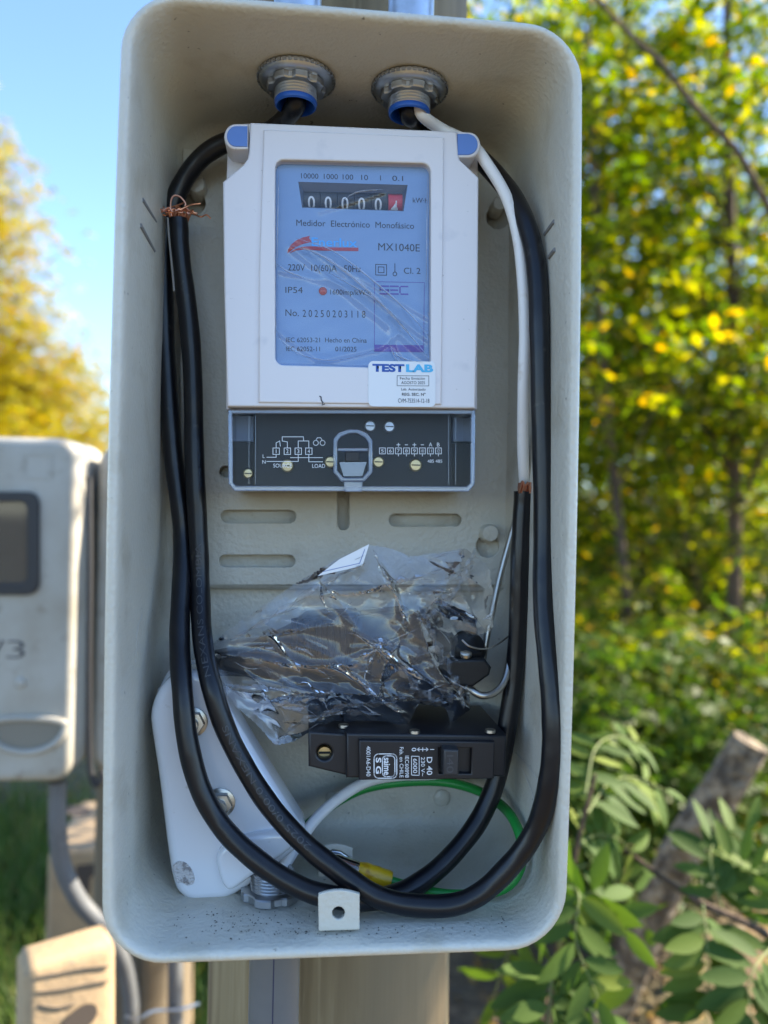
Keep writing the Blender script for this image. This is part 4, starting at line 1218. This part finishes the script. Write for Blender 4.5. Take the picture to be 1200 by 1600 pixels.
# dark strap hanging in the gap between the two closed boxes
st = catmull([P(a, b, .648) for a, b in ((139, 745), (140, 900), (139, 1050), (140, 1180), (144, 1214), (152, 1226), (160, 1214), (158, 1204))], 6)
v, f = tube_vf(st, .0042, 10); so_ = mesh('hanging_strap', v, f, M_rubber, base=st[0]); tag(so_, 'black strap hanging in the gap beside the box marked 3', 'strap')
# conduits of the neighbours
c_ = catmull([P(90, 1222, .70), P(90, 1290, .70), P(97, 1350, .71), P(122, 1405, .72), (P(158, 1446, .73)), P(188, 1490, .74), P(203, 1545, .745), P(206, 1620, .745), P(206, 1900, .745)], 8)
pipe(c_, .0115, 'curved grey conduit sweeping down from the box marked 3')
pipe([P(274, 1400, .76), P(274, 1600, .76), P(272, 2000, .76)], .0105, 'straight grey conduit strapped to the dark post behind')
tie = catmull([P(a, b, y) for a, b, y in ((196, 1588, .728), (215, 1592, .726), (238, 1580, .735), (262, 1578, .742), (286, 1576, .745), (310, 1568, .76))], 6)
v, f = tube_vf(tie, .0022, 8); tag(mesh('wire_tie', v, f, M_zinc, base=tie[0]), 'galvanised wire tie binding the conduits behind the open box', 'wire tie')

# ------------------------------------------------------------------ concrete stubs on the ground
def stub(name, c, sx, sy, h, label, m, seed, rz=0):
    random.seed(seed)
    t = thing(name, (c[0], c[1], GZ), label, 'concrete block')
    me = bpy.data.meshes.new('body')
    bv, bf = boxvf(-sx, sx, -sy, sy, 0, h)
    bm = bmesh.new()
    vs_ = [bm.verts.new(p) for p in bv]
    for q in bf: bm.faces.new([vs_[i] for i in q])
    bmesh.ops.recalc_face_normals(bm, faces=bm.faces)
    bmesh.ops.bevel(bm, geom=list(bm.edges), offset=.014, segments=3, affect='EDGES', profile=.5)
    bmesh.ops.subdivide_edges(bm, edges=[e for e in bm.edges if e.calc_length() > .08], cuts=5, use_grid_fill=True)
    for q in bm.verts:
        q.co += Vector((random.uniform(-1, 1), random.uniform(-1, 1), random.uniform(-1, 1))) * .0018
        q.co.x *= 1 + .10 * (1 - q.co.z / h)
    bm.to_mesh(me); bm.free()
    me.transform(Matrix.Translation((c[0], c[1], GZ)) @ Matrix.Rotation(rz, 4, 'Z'))
    link('body', me, m, t, sharp=60)
    return t
KA = rad(29)
KN = Vector((math.sin(KA), -math.cos(KA), 0))
def PL(px, py, p0, nn):
    d = ray(px, py)
    return CAM + d * ((p0 - CAM).dot(nn) / d.dot(nn))
ctop = PD(114, 1490, 0.86)
kc = ctop - KN * .028
k1 = stub('concrete_stub', (kc.x, kc.y), .050, .028, ctop.z - GZ, 'sunlit pale concrete block with cracked face at the bottom left', M_concrete, 2, KA)
kf = ctop + KN * .0012
mc, m_hole_shade = mat('crack', (.14, .11, .08), .9), mat('hole', (.07, .055, .045), .95)  # holes and slot are flat patches, their inner shade put in as colour
for crack in (((58, 1526), (90, 1521), (130, 1513), (172, 1509)), ((58, 1550), (100, 1545), (140, 1537), (172, 1532)), ((62, 1570), (90, 1574), (118, 1568))):
    path = catmull([PL(a, b, kf, KN) for a, b in crack], 6)
    v, f = tube_vf(path, .0011, 6); mesh('crack', v, f, mc, k1)
hp = [PL(a, b, kf + KN * .001, KN) for a, b in smooth_px([(90, 1612), (108, 1586), (130, 1570), (148, 1570), (152, 1584), (140, 1602), (118, 1616)])]
mesh('hole', hp, [tuple(range(len(hp)))], m_hole_shade, k1, sharp=None)
c2p = PD(150, 1325, 1.5)
k2 = stub('concrete_stub', (c2p.x + .03, c2p.y + .13), .125, .13, c2p.z - GZ, 'grey concrete block with an oval hole in its top behind the curved conduit', M_concrete, 5, rad(3))
zt = c2p.z + .001
oh = [PZ(122 + 20 * math.cos(a), 1266 + 9 * math.sin(a), zt) for a in np.linspace(0, 6.283, 20)[:-1]]
mesh('hole', oh, [tuple(range(len(oh)))], bpy.data.materials['hole'], k2, sharp=None)
yk2 = c2p.y - .004
me = prism(pxs(smooth_px([(118, 1352), (170, 1350), (168, 1364), (142, 1370), (138, 1396), (122, 1388)]), yk2), yk2, yk2 + .01); link('slot', me, bpy.data.materials['hole'], k2)

# ------------------------------------------------------------------ vegetation
def big_mesh(name, V, Q, mt, parent=None, kind=None):
    """V (n,3) world coords, Q (m,4) quads"""
    me = bpy.data.meshes.new(name)
    off = wloc(parent) if parent is not None else Vector((0, 0, 0))
    V = V - np.array(off)
    me.vertices.add(len(V)); me.vertices.foreach_set('co', V.astype(np.float32).ravel())
    me.loops.add(Q.size); me.loops.foreach_set('vertex_index', Q.astype(np.int32).ravel())
    k = Q.shape[1]
    me.polygons.add(len(Q)); me.polygons.foreach_set('loop_start', np.arange(0, Q.size, k, dtype=np.int32))
    try: me.polygons.foreach_set('loop_total', np.full(len(Q), k, dtype=np.int32))
    except Exception: pass
    me.materials.append(mt); me.update(calc_edges=True)
    o = bpy.data.objects.new(name, me); C.objects.link(o)
    if parent is not None: o.parent = parent
    return o
def norm(a): return a / np.maximum(np.linalg.norm(a, axis=-1, keepdims=True), 1e-9)
def pinnate(centres, rg, size, npair=5, rach=.2, droop=.6):
    """compound leaves: every leaflet a small folded rhomb"""
    n_ = len(centres)
    az = rg.uniform(0, 2 * math.pi, n_)
    d = np.stack([np.cos(az), np.sin(az), rg.uniform(-droop, .25, n_)], 1); d = norm(d)
    up = norm(np.array([0, 0, 1.0]) + rg.normal(0, .35, (n_, 3)))
    s = norm(np.cross(d, up)); up = np.cross(s, d)
    Vs = []
    rl = rach * rg.uniform(.6, 1.15, n_)
    for k in range(npair):
        t = (k + .7) / npair
        for sg_ in (-1, 1):
            base = centres + d * (rl * t)[:, None] - up * (rl * .25 * t * t)[:, None]
            ld = norm(s * sg_ + d * rg.uniform(.15, .6, n_)[:, None] - up * rg.uniform(0, .6, n_)[:, None])
            wv = norm(np.cross(ld, up + rg.normal(0, .3, (n_, 3))))
            L_ = (size * rg.uniform(.7, 1.15, n_))[:, None]
            mid = base + ld * L_ * .5
            Vs.append(np.stack([base, mid + wv * L_ * .26, base + ld * L_, mid - wv * L_ * .26], 1))
    V = np.concatenate(Vs, 0).reshape(-1, 3)
    Q = np.arange(len(V)).reshape(-1, 4)
    return V, Q
def clumps(rg, c, radii, ncl, per, sd):
    a = rg.normal(size=(ncl, 3)); a = norm(a) * (rg.uniform(.15, 1, (ncl, 1)) ** .5)
    cc = np.array(c) + a * np.array(radii)
    pts = np.repeat(cc, per, 0) + rg.normal(0, sd, (ncl * per, 3)) * np.array([1, 1, .7])
    return pts, cc
def tree(name, bx, by, top, r0, label, crown_c, radii, ncl, per, sd, leaf, lm, seed, lean=(0, 0), kinks=None, group='trees of the wood', extra=(), rach=.2, npair=5, cat='tree', nlimb=14):
    rg = np.random.default_rng(seed)
    t = thing(name, (bx, by, GZ), label, cat, group)
    pts, rads_ = [], []
    N_ = 9
    for k in range(N_ + 1):
        u = k / N_
        pts.append(Vector((bx + lean[0] * u + .04 * math.sin(u * 5 + seed), by + lean[1] * u + .04 * math.cos(u * 4 + seed), GZ - .05 + (top - GZ) * u)))
        rads_.append(r0 * (1 - .72 * u) * (1.25 if k == 0 else 1))
    path = catmull(pts, 3)
    rl = [rads_[0] + (rads_[-1] - rads_[0]) * i / (len(path) - 1) for i in range(len(path))]
    mb = MB(); mb.add(*tube_vf(path, rl, 10))
    P_, cc = clumps(rg, crown_c, radii, ncl, per, sd)
    for q in cc[:nlimb]:
        q = Vector(q)
        k = min(len(path) - 2, max(3, int(len(path) * max(.25, min(.95, (q.z - GZ) / max(.1, top - GZ) - .12)))))
        s_ = path[k]
        m_ = s_.lerp(q, .5) + Vector((0, 0, .06))
        lp = catmull([s_, m_, q], 4)
        mb.add(*tube_vf(lp, [rl[k] * .5 * (1 - .85 * i / (len(lp) - 1)) for i in range(len(lp))], 6, caps=False))
    for pth_, r_ in extra:
        ph = catmull(pth_, 5)
        mb.add(*tube_vf(ph, [r_ * (1 - .5 * i / (len(ph) - 1)) for i in range(len(ph))], 8))
    mb.build('trunk', M_bark, t, sharp=60)
    V, Q = pinnate(P_, rg, leaf, npair, rach)
    big_mesh('crown', V, Q, lm, t)
    return t
def at(px, D):
    p = PD(px, 800, D); return p.x, p.y
# the wood on the right, near to far
def wood(px, D, zc, rad3, ncl, per, sd, leaf, lm, seed, label, top=None, r0=.035, lean=(0, 0), **k):
    x, y = at(px, D)
    return tree('locust_tree', x, y, top if top is not None else zc + rad3[2] * .7, r0, label, (x + lean[0] * .7, y + lean[1] * .7, zc), rad3, ncl, per, sd, leaf, lm, seed, lean, **k)
wood(1140, 3.6, 1.5, (.9, .8, 1.6), 58, 17, 0.156, 0.063, M_leafF, 1, 'slender locust tree with straight trunk near the right edge of the photo', top=4.2, r0=0.031, lean=(.0, .1))
wood(1010, 3.3, 1.3, (.75, .8, 1.3), 44, 17, 0.156, 0.063, M_leafF, 2, 'thin leaning locust tree just right of the open box', top=2.8, r0=0.021, lean=(-.30, .1))
wood(1180, 4.2, .3, (.8, .7, .9), 36, 17, 0.156, 0.063, M_leafF, 3, 'thin sloping young tree low beside the straight trunk', top=1.6, r0=0.018, lean=(-.75, .1))
wood(850, 4.6, 2.0, (1.0, .9, 1.4), 51, 17, 0.196, 0.068, M_leafF, 4, 'leafy locust tree directly behind the right side of the open box', top=4.4, r0=0.024)
wood(960, 5.6, 1.1, (1.2, 1, 1.7), 70, 17, 0.215, 0.070, M_leafF, 5, 'yellowing locust tree farther back right of the open box', top=4, r0=0.030)
wood(1290, 5.2, 1.8, (1.1, 1.1, 2.2), 66, 17, 0.215, 0.070, M_leafF, 6, 'leafy tree cut by the right edge of the photo', top=4.6, r0=0.036)
wood(1080, 7.5, 1.2, (1.8, 1.4, 2.1), 84, 17, 0.274, 0.078, M_leafF, 7, 'tall tree deep in the wood behind the straight trunk', top=5.4, r0=0.042)
wood(1230, 9.0, 1.1, (2.0, 1.6, 2.4), 79, 17, 0.293, 0.085, M_leafF, 8, 'far tree at the right showing pale gaps', top=5.6, r0=0.048)
wood(840, 8.5, 1.1, (1.7, 1.5, 2.6), 75, 17, 0.293, 0.085, M_leafF, 9, 'far tree seen low behind the box edge', top=5.6, r0=0.048)
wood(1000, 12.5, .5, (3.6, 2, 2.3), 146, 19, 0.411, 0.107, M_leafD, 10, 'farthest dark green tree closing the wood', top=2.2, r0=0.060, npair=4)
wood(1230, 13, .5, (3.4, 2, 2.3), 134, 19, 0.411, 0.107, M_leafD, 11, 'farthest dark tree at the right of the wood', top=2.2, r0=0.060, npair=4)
# undergrowth
def shrub(px, D, zc, rad3, ncl, per, sd, leaf, lm, seed, label):
    x, y = at(px, D)
    return tree('shrub', x, y, zc + .1, .018, label, (x, y, zc), rad3, ncl, per, sd, leaf, lm, seed, group='undergrowth of the wood', cat='shrub', rach=.16)
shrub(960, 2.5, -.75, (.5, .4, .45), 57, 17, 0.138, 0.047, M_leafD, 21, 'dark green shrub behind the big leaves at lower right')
shrub(1120, 3.0, -.8, (.6, .5, .45), 57, 17, 0.138, 0.047, M_leafF, 22, 'yellow green shrub behind the leaning broken trunk')
shrub(850, 3.2, -.7, (.6, .5, .6), 61, 17, 0.149, 0.049, M_leafF, 23, 'shrub growing behind the lower right corner of the open box')
shrub(1060, 4.6, -.55, (1.0, .6, .6), 78, 17, 0.184, 0.050, M_leafF, 24, 'bright shrub farther back among the trunks')
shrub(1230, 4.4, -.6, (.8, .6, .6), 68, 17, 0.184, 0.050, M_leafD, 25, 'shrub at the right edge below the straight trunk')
# unseen locust added on the sun line, crown shaped to shade the open box
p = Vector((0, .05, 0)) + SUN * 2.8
tree('locust_tree', p.x, p.y, p.z + .8, .05, 'dense unseen locust added past the right edge to shade the open box', (p.x, p.y - .04, p.z + .03), (.30, .30, .30), 70, 18, .08, .055, M_leafD, 31)
# bare dark branch crossing the upper right, growing from a trunk past the edge
bp = [PD(1330, 700, 2.0), PD(1262, 430, 2.0), PD(1200, 322, 2.0), PD(1150, 235, 2.0), PD(1085, 165, 2.02), PD(1030, 95, 2.05), PD(985, 55, 2.08), PD(935, 0, 2.1), PD(880, -70, 2.1)]
x, y = at(1345, 2.0)
tree('locust_tree', x, y, .9, .03, 'locust past the right edge sending a bare dark branch across the upper right', (x + .3, y, 1.1), (.4, .4, .6), 20, 10, .15, .045, M_leafF, 41, lean=(.02, 0), extra=((bp, .011),))
# yellow autumn trees on the left
for i, (px, D, zc, r3, ncl, lb) in enumerate(((-160, 13, 2.5, (2.6, 2, 5.0), 560, 'tall yellow autumn tree at the left edge'), (0, 14, .5, (2.0, 1.6, 3.2), 380, 'lower yellow tree behind the closed boxes'),
                                              (90, 18, .4, (2.1, 1.6, 3.2), 300, 'small yellow tree nearest the open box on the left'), (330, 22, .2, (2.6, 2, 2.6), 150, 'yellow tree hidden behind the open box'), (-60, 11, -.1, (1.6, 1, 1.6), 160, 'low yellow bush tree above the box marked 3'))):
    x, y = at(px, D)
    tree('autumn_tree', x, y, zc + r3[2] * .85, .11, lb, (x, y, zc), r3, ncl, 22, .34, .10, M_leafY, 60 + i, group='yellow trees on the left', npair=4, rach=.3)

# leaning broken trunk
lg_ = [PD(1172, 1158, 1.20), PD(1120, 1245, 1.22), PD(1065, 1330, 1.25), PD(1025, 1420, 1.28), PD(985, 1520, 1.32), PD(950, 1605, 1.36), PD(900, 1760, 1.42), PD(850, 1960, 1.5)]
random.seed(8)
path = catmull(lg_, 7)
v, f = tube_vf(path, .028, 22)
T_, N_ = frames(path)
for i in range(len(v)):
    k = i // 22
    c = path[k]; d = v[i] - c
    a = (i % 22) / 22 * 6.283
    w = 1 + .10 * math.sin(3 * a + k * .11) + .06 * math.sin(7 * a - k * .17) + random.uniform(-.03, .03)
    v[i] = c + d * w * (1 + .0015 * k)
bt = mesh('broken_trunk', v, f, M_log, base=path[-1], sharp=60)
tag(bt, 'broken grey barked trunk leaning diagonally through the leaves at lower right', 'dead trunk')

# locust sprays with broad leaflets, each leaflet a part
def leaf_mesh(seed):
    random.seed(seed)
    n_ = 7
    v, f = [], []
    curl = random.uniform(.02, .12); fold = random.uniform(.10, .3)
    for i in range(n_):
        t = i / (n_ - 1)
        w = .19 * math.sin(math.pi * min(1, t * .93 + .05)) ** .75 * (1 - .15 * t) if 0 < i < n_ - 1 else .012
        z = -curl * t * t
        v += [(t, -w, z + fold * w), (t, 0, z), (t, w, z + fold * w)]
    for i in range(n_ - 1):
        a = 3 * i
        f += [(a, a + 3, a + 4, a + 1), (a + 1, a + 4, a + 5, a + 2)]
    me = bpy.data.meshes.new('leaf'); me.from_pydata(v, [], f)
    me.polygons.foreach_set('use_smooth', [True] * len(f)); me.materials.append(M_leafG)
    return me
LM = [leaf_mesh(s) for s in range(5)]
rgl = random.Random(17)
def spray(t, pts, npair, leaf, spread=1.0, face=None, skipL=(), skipR=()):
    path = catmull(pts, 6)
    v, f = tube_vf(path, [.0013 - .0008 * i / (len(path) - 1) for i in range(len(path))], 7)
    mesh('leaf_stalk', v, f, M_rachis, t)
    L_ = len(path) - 1
    base = wloc(t)
    for k in range(npair + 1):
        u = .12 + .88 * k / npair
        i = min(L_ - 1, int(u * L_))
        p = path[i].lerp(path[i + 1], u * L_ - i)
        d = (path[i + 1] - path[i]).normalized()
        nrm = Vector(face or (-.1, -1, .55)) + Vector((rgl.uniform(-.45, .45), rgl.uniform(-.2, .2), rgl.uniform(-.4, .4)))
        nrm = (nrm - d * nrm.dot(d)).normalized()
        s = d.cross(nrm)
        for sg_ in ((-1, 1) if k < npair else (0,)):
            if (sg_ < 0 and k in skipL) or (sg_ > 0 and k in skipR): continue
            ld = (s * sg_ * spread + d * rgl.uniform(.25, .6) - nrm * rgl.uniform(-.15, .35) + Vector((0, 0, -.15))).normalized() if sg_ else d
            nn = (nrm - ld * nrm.dot(ld)).normalized()
            nn = (Matrix.Rotation(rgl.uniform(-.3, .3), 3, ld) @ nn)
            yv = nn.cross(ld)
            sc = leaf * rgl.uniform(.8, 1.12) * (1 - .25 * abs(u - .45))
            o = bpy.data.objects.new('leaf', rgl.choice(LM))
            R_ = Matrix((ld, yv, nn)).transposed().to_4x4()
            o.matrix_local = Matrix.Translation(p - base + ld * .002) @ R_ @ Matrix.Scale(sc, 4)
            C.objects.link(o); o.parent = t
sap = thing('locust_sapling', PD(860, 1900, .95), 'young locust with broad green leaflets beside the lower right of the open box', 'sapling')
tw = catmull([PD(860, 1900, .95), PD(850, 1700, .93), PD(870, 1500, .9), PD(900, 1330, .88), PD(930, 1210, .88)], 6)
v, f = tube_vf(tw, [.006 - .004 * i / len(tw) for i in range(len(tw))], 8); mesh('stem', v, f, M_bark, sap)
spray(sap, [PD(872, 1480, .84), PD(900, 1420, .83), PD(930, 1395, .82), PD(975, 1450, .80)], 7, 0.056)
spray(sap, [PD(868, 1500, .80), PD(862, 1530, .78), PD(858, 1580, .76), PD(850, 1660, .74)], 7, 0.061)
spray(sap, [PD(890, 1380, .84), PD(905, 1400, .80), PD(900, 1470, .78), PD(935, 1560, .76)], 8, 0.056)
spray(sap, [PD(918, 1270, .90), PD(950, 1225, .95), PD(990, 1215, 1.0), PD(1040, 1235, 1.03)], 8, 0.058, face=(0, -.6, 1))
spray(sap, [PD(905, 1320, .9), PD(930, 1305, .93), PD(965, 1310, .95), PD(1000, 1345, .97)], 7, 0.051)
spray(sap, [PD(915, 1240, .92), PD(930, 1170, .97), PD(965, 1150, 1.02), PD(1010, 1165, 1.05)], 7, 0.051, face=(0, -.5, 1))
spray(sap, [PD(880, 1430, .86), PD(840, 1440, .90), PD(800, 1480, .92), PD(770, 1560, .94)], 6, .055)
spray(sap, [PD(892, 1360, .9), PD(935, 1350, .94), PD(985, 1385, .98), PD(1010, 1450, 1.02)], 6, .05)
spray(sap, [PD(866, 1540, .84), PD(900, 1555, .82), PD(935, 1590, .80), PD(960, 1650, .79)], 6, .058)
sap2 = thing('locust_sapling', PD(1330, 1700, .95), 'drooping locust twig with broad leaflets hanging at the bottom right edge', 'sapling')
tw = catmull([PD(1330, 1700, .95), PD(1300, 1560, .92), PD(1200, 1462, .9), PD(1098, 1412, .9), PD(1040, 1375, .93), PD(985, 1335, .97), PD(955, 1318, 1.0)], 6)
v, f = tube_vf(tw, [.006 - .0035 * i / len(tw) for i in range(len(tw))], 8); mesh('stem', v, f, M_bark, sap2)
spray(sap2, [PD(1098, 1412, .89), PD(1104, 1470, .86), PD(1106, 1540, .84), PD(1100, 1640, .82)], 9, 0.061, spread=1.25)
spray(sap2, [PD(1130, 1425, .9), PD(1110, 1345, .92), PD(1125, 1310, .95), PD(1185, 1300, .97)], 8, 0.051)
spray(sap2, [PD(1180, 1455, .9), PD(1185, 1400, .92), PD(1160, 1350, .92), PD(1100, 1330, .93)], 8, 0.051)
spray(sap2, [PD(1215, 1470, .88), PD(1180, 1510, .84), PD(1170, 1560, .82), PD(1190, 1640, .80)], 8, 0.065)
spray(sap2, [PD(1240, 1490, .9), PD(1220, 1420, .9), PD(1210, 1370, .92), PD(1180, 1330, .95)], 7, 0.051)

# grass on the left, leaf litter under the trees
rg = np.random.default_rng(77)
def blades(n_, x0, x1, y0, y1, h0, h1, w, lean=.5):
    x = rg.uniform(x0, x1, n_); y = rg.uniform(y0, y1, n_)
    keep = (np.sin(x * 3.1 + 1) * np.sin(y * 2.3) + rg.uniform(-.9, .9, n_)) > -.35
    x, y = x[keep], y[keep]; n_ = len(x)
    h = rg.uniform(h0, h1, n_); az = rg.uniform(0, 6.283, n_)
    b = np.stack([x, y, np.full(n_, GZ - .03)], 1)
    s = np.stack([np.cos(az), np.sin(az), np.zeros(n_)], 1) * w
    ln = np.stack([-np.sin(az), np.cos(az), np.zeros(n_)], 1) * (h * rg.uniform(.1, lean, n_))[:, None]
    m_ = b + ln * .35 + np.stack([np.zeros(n_), np.zeros(n_), h * .6], 1)
    tp = b + ln + np.stack([np.zeros(n_), np.zeros(n_), h], 1)
    V = np.stack([b - s, b + s, m_ + s * .8, m_ - s * .8, tp + s * .1, tp - s * .1], 1).reshape(-1, 3)
    k = np.arange(n_)[:, None] * 6
    Q = np.concatenate([k + np.array([[0, 1, 2, 3]]), k + np.array([[3, 2, 4, 5]])], 0)
    return V, Q
V, Q = blades(34000, -4, -.2, 1.2, 3.3, .10, .30, .0035, .8)
tag(big_mesh('grass', V, Q, M_grass), 'tufts of green grass on the ground behind the closed boxes', 'grass', kind='stuff')
n_ = 26000
cen = np.stack([rg.uniform(-3, 9, n_), rg.uniform(.6, 13, n_), np.full(n_, GZ + .02)], 1)
cen[:, 2] += np.where((cen[:, 0] > 2) & (cen[:, 1] > 3), np.minimum(1.6, .10 * np.hypot(cen[:, 0] - 2, cen[:, 1] - 3)), 0)
a = norm(np.concatenate([rg.normal(size=(n_, 2)), rg.uniform(-.3, .3, (n_, 1))], 1)); b = norm(np.cross(a, np.array([0, 0, 1.0]) + rg.normal(0, .4, (n_, 3))))
V = np.stack([cen - a * .025, cen + b * .012, cen + a * .025, cen - b * .012], 1).reshape(-1, 3)
tag(big_mesh('leaf_litter', V, np.arange(len(V)).reshape(-1, 4), M_litter), 'fallen brown and yellow leaflets scattered over the forest floor', 'leaf litter', kind='stuff')
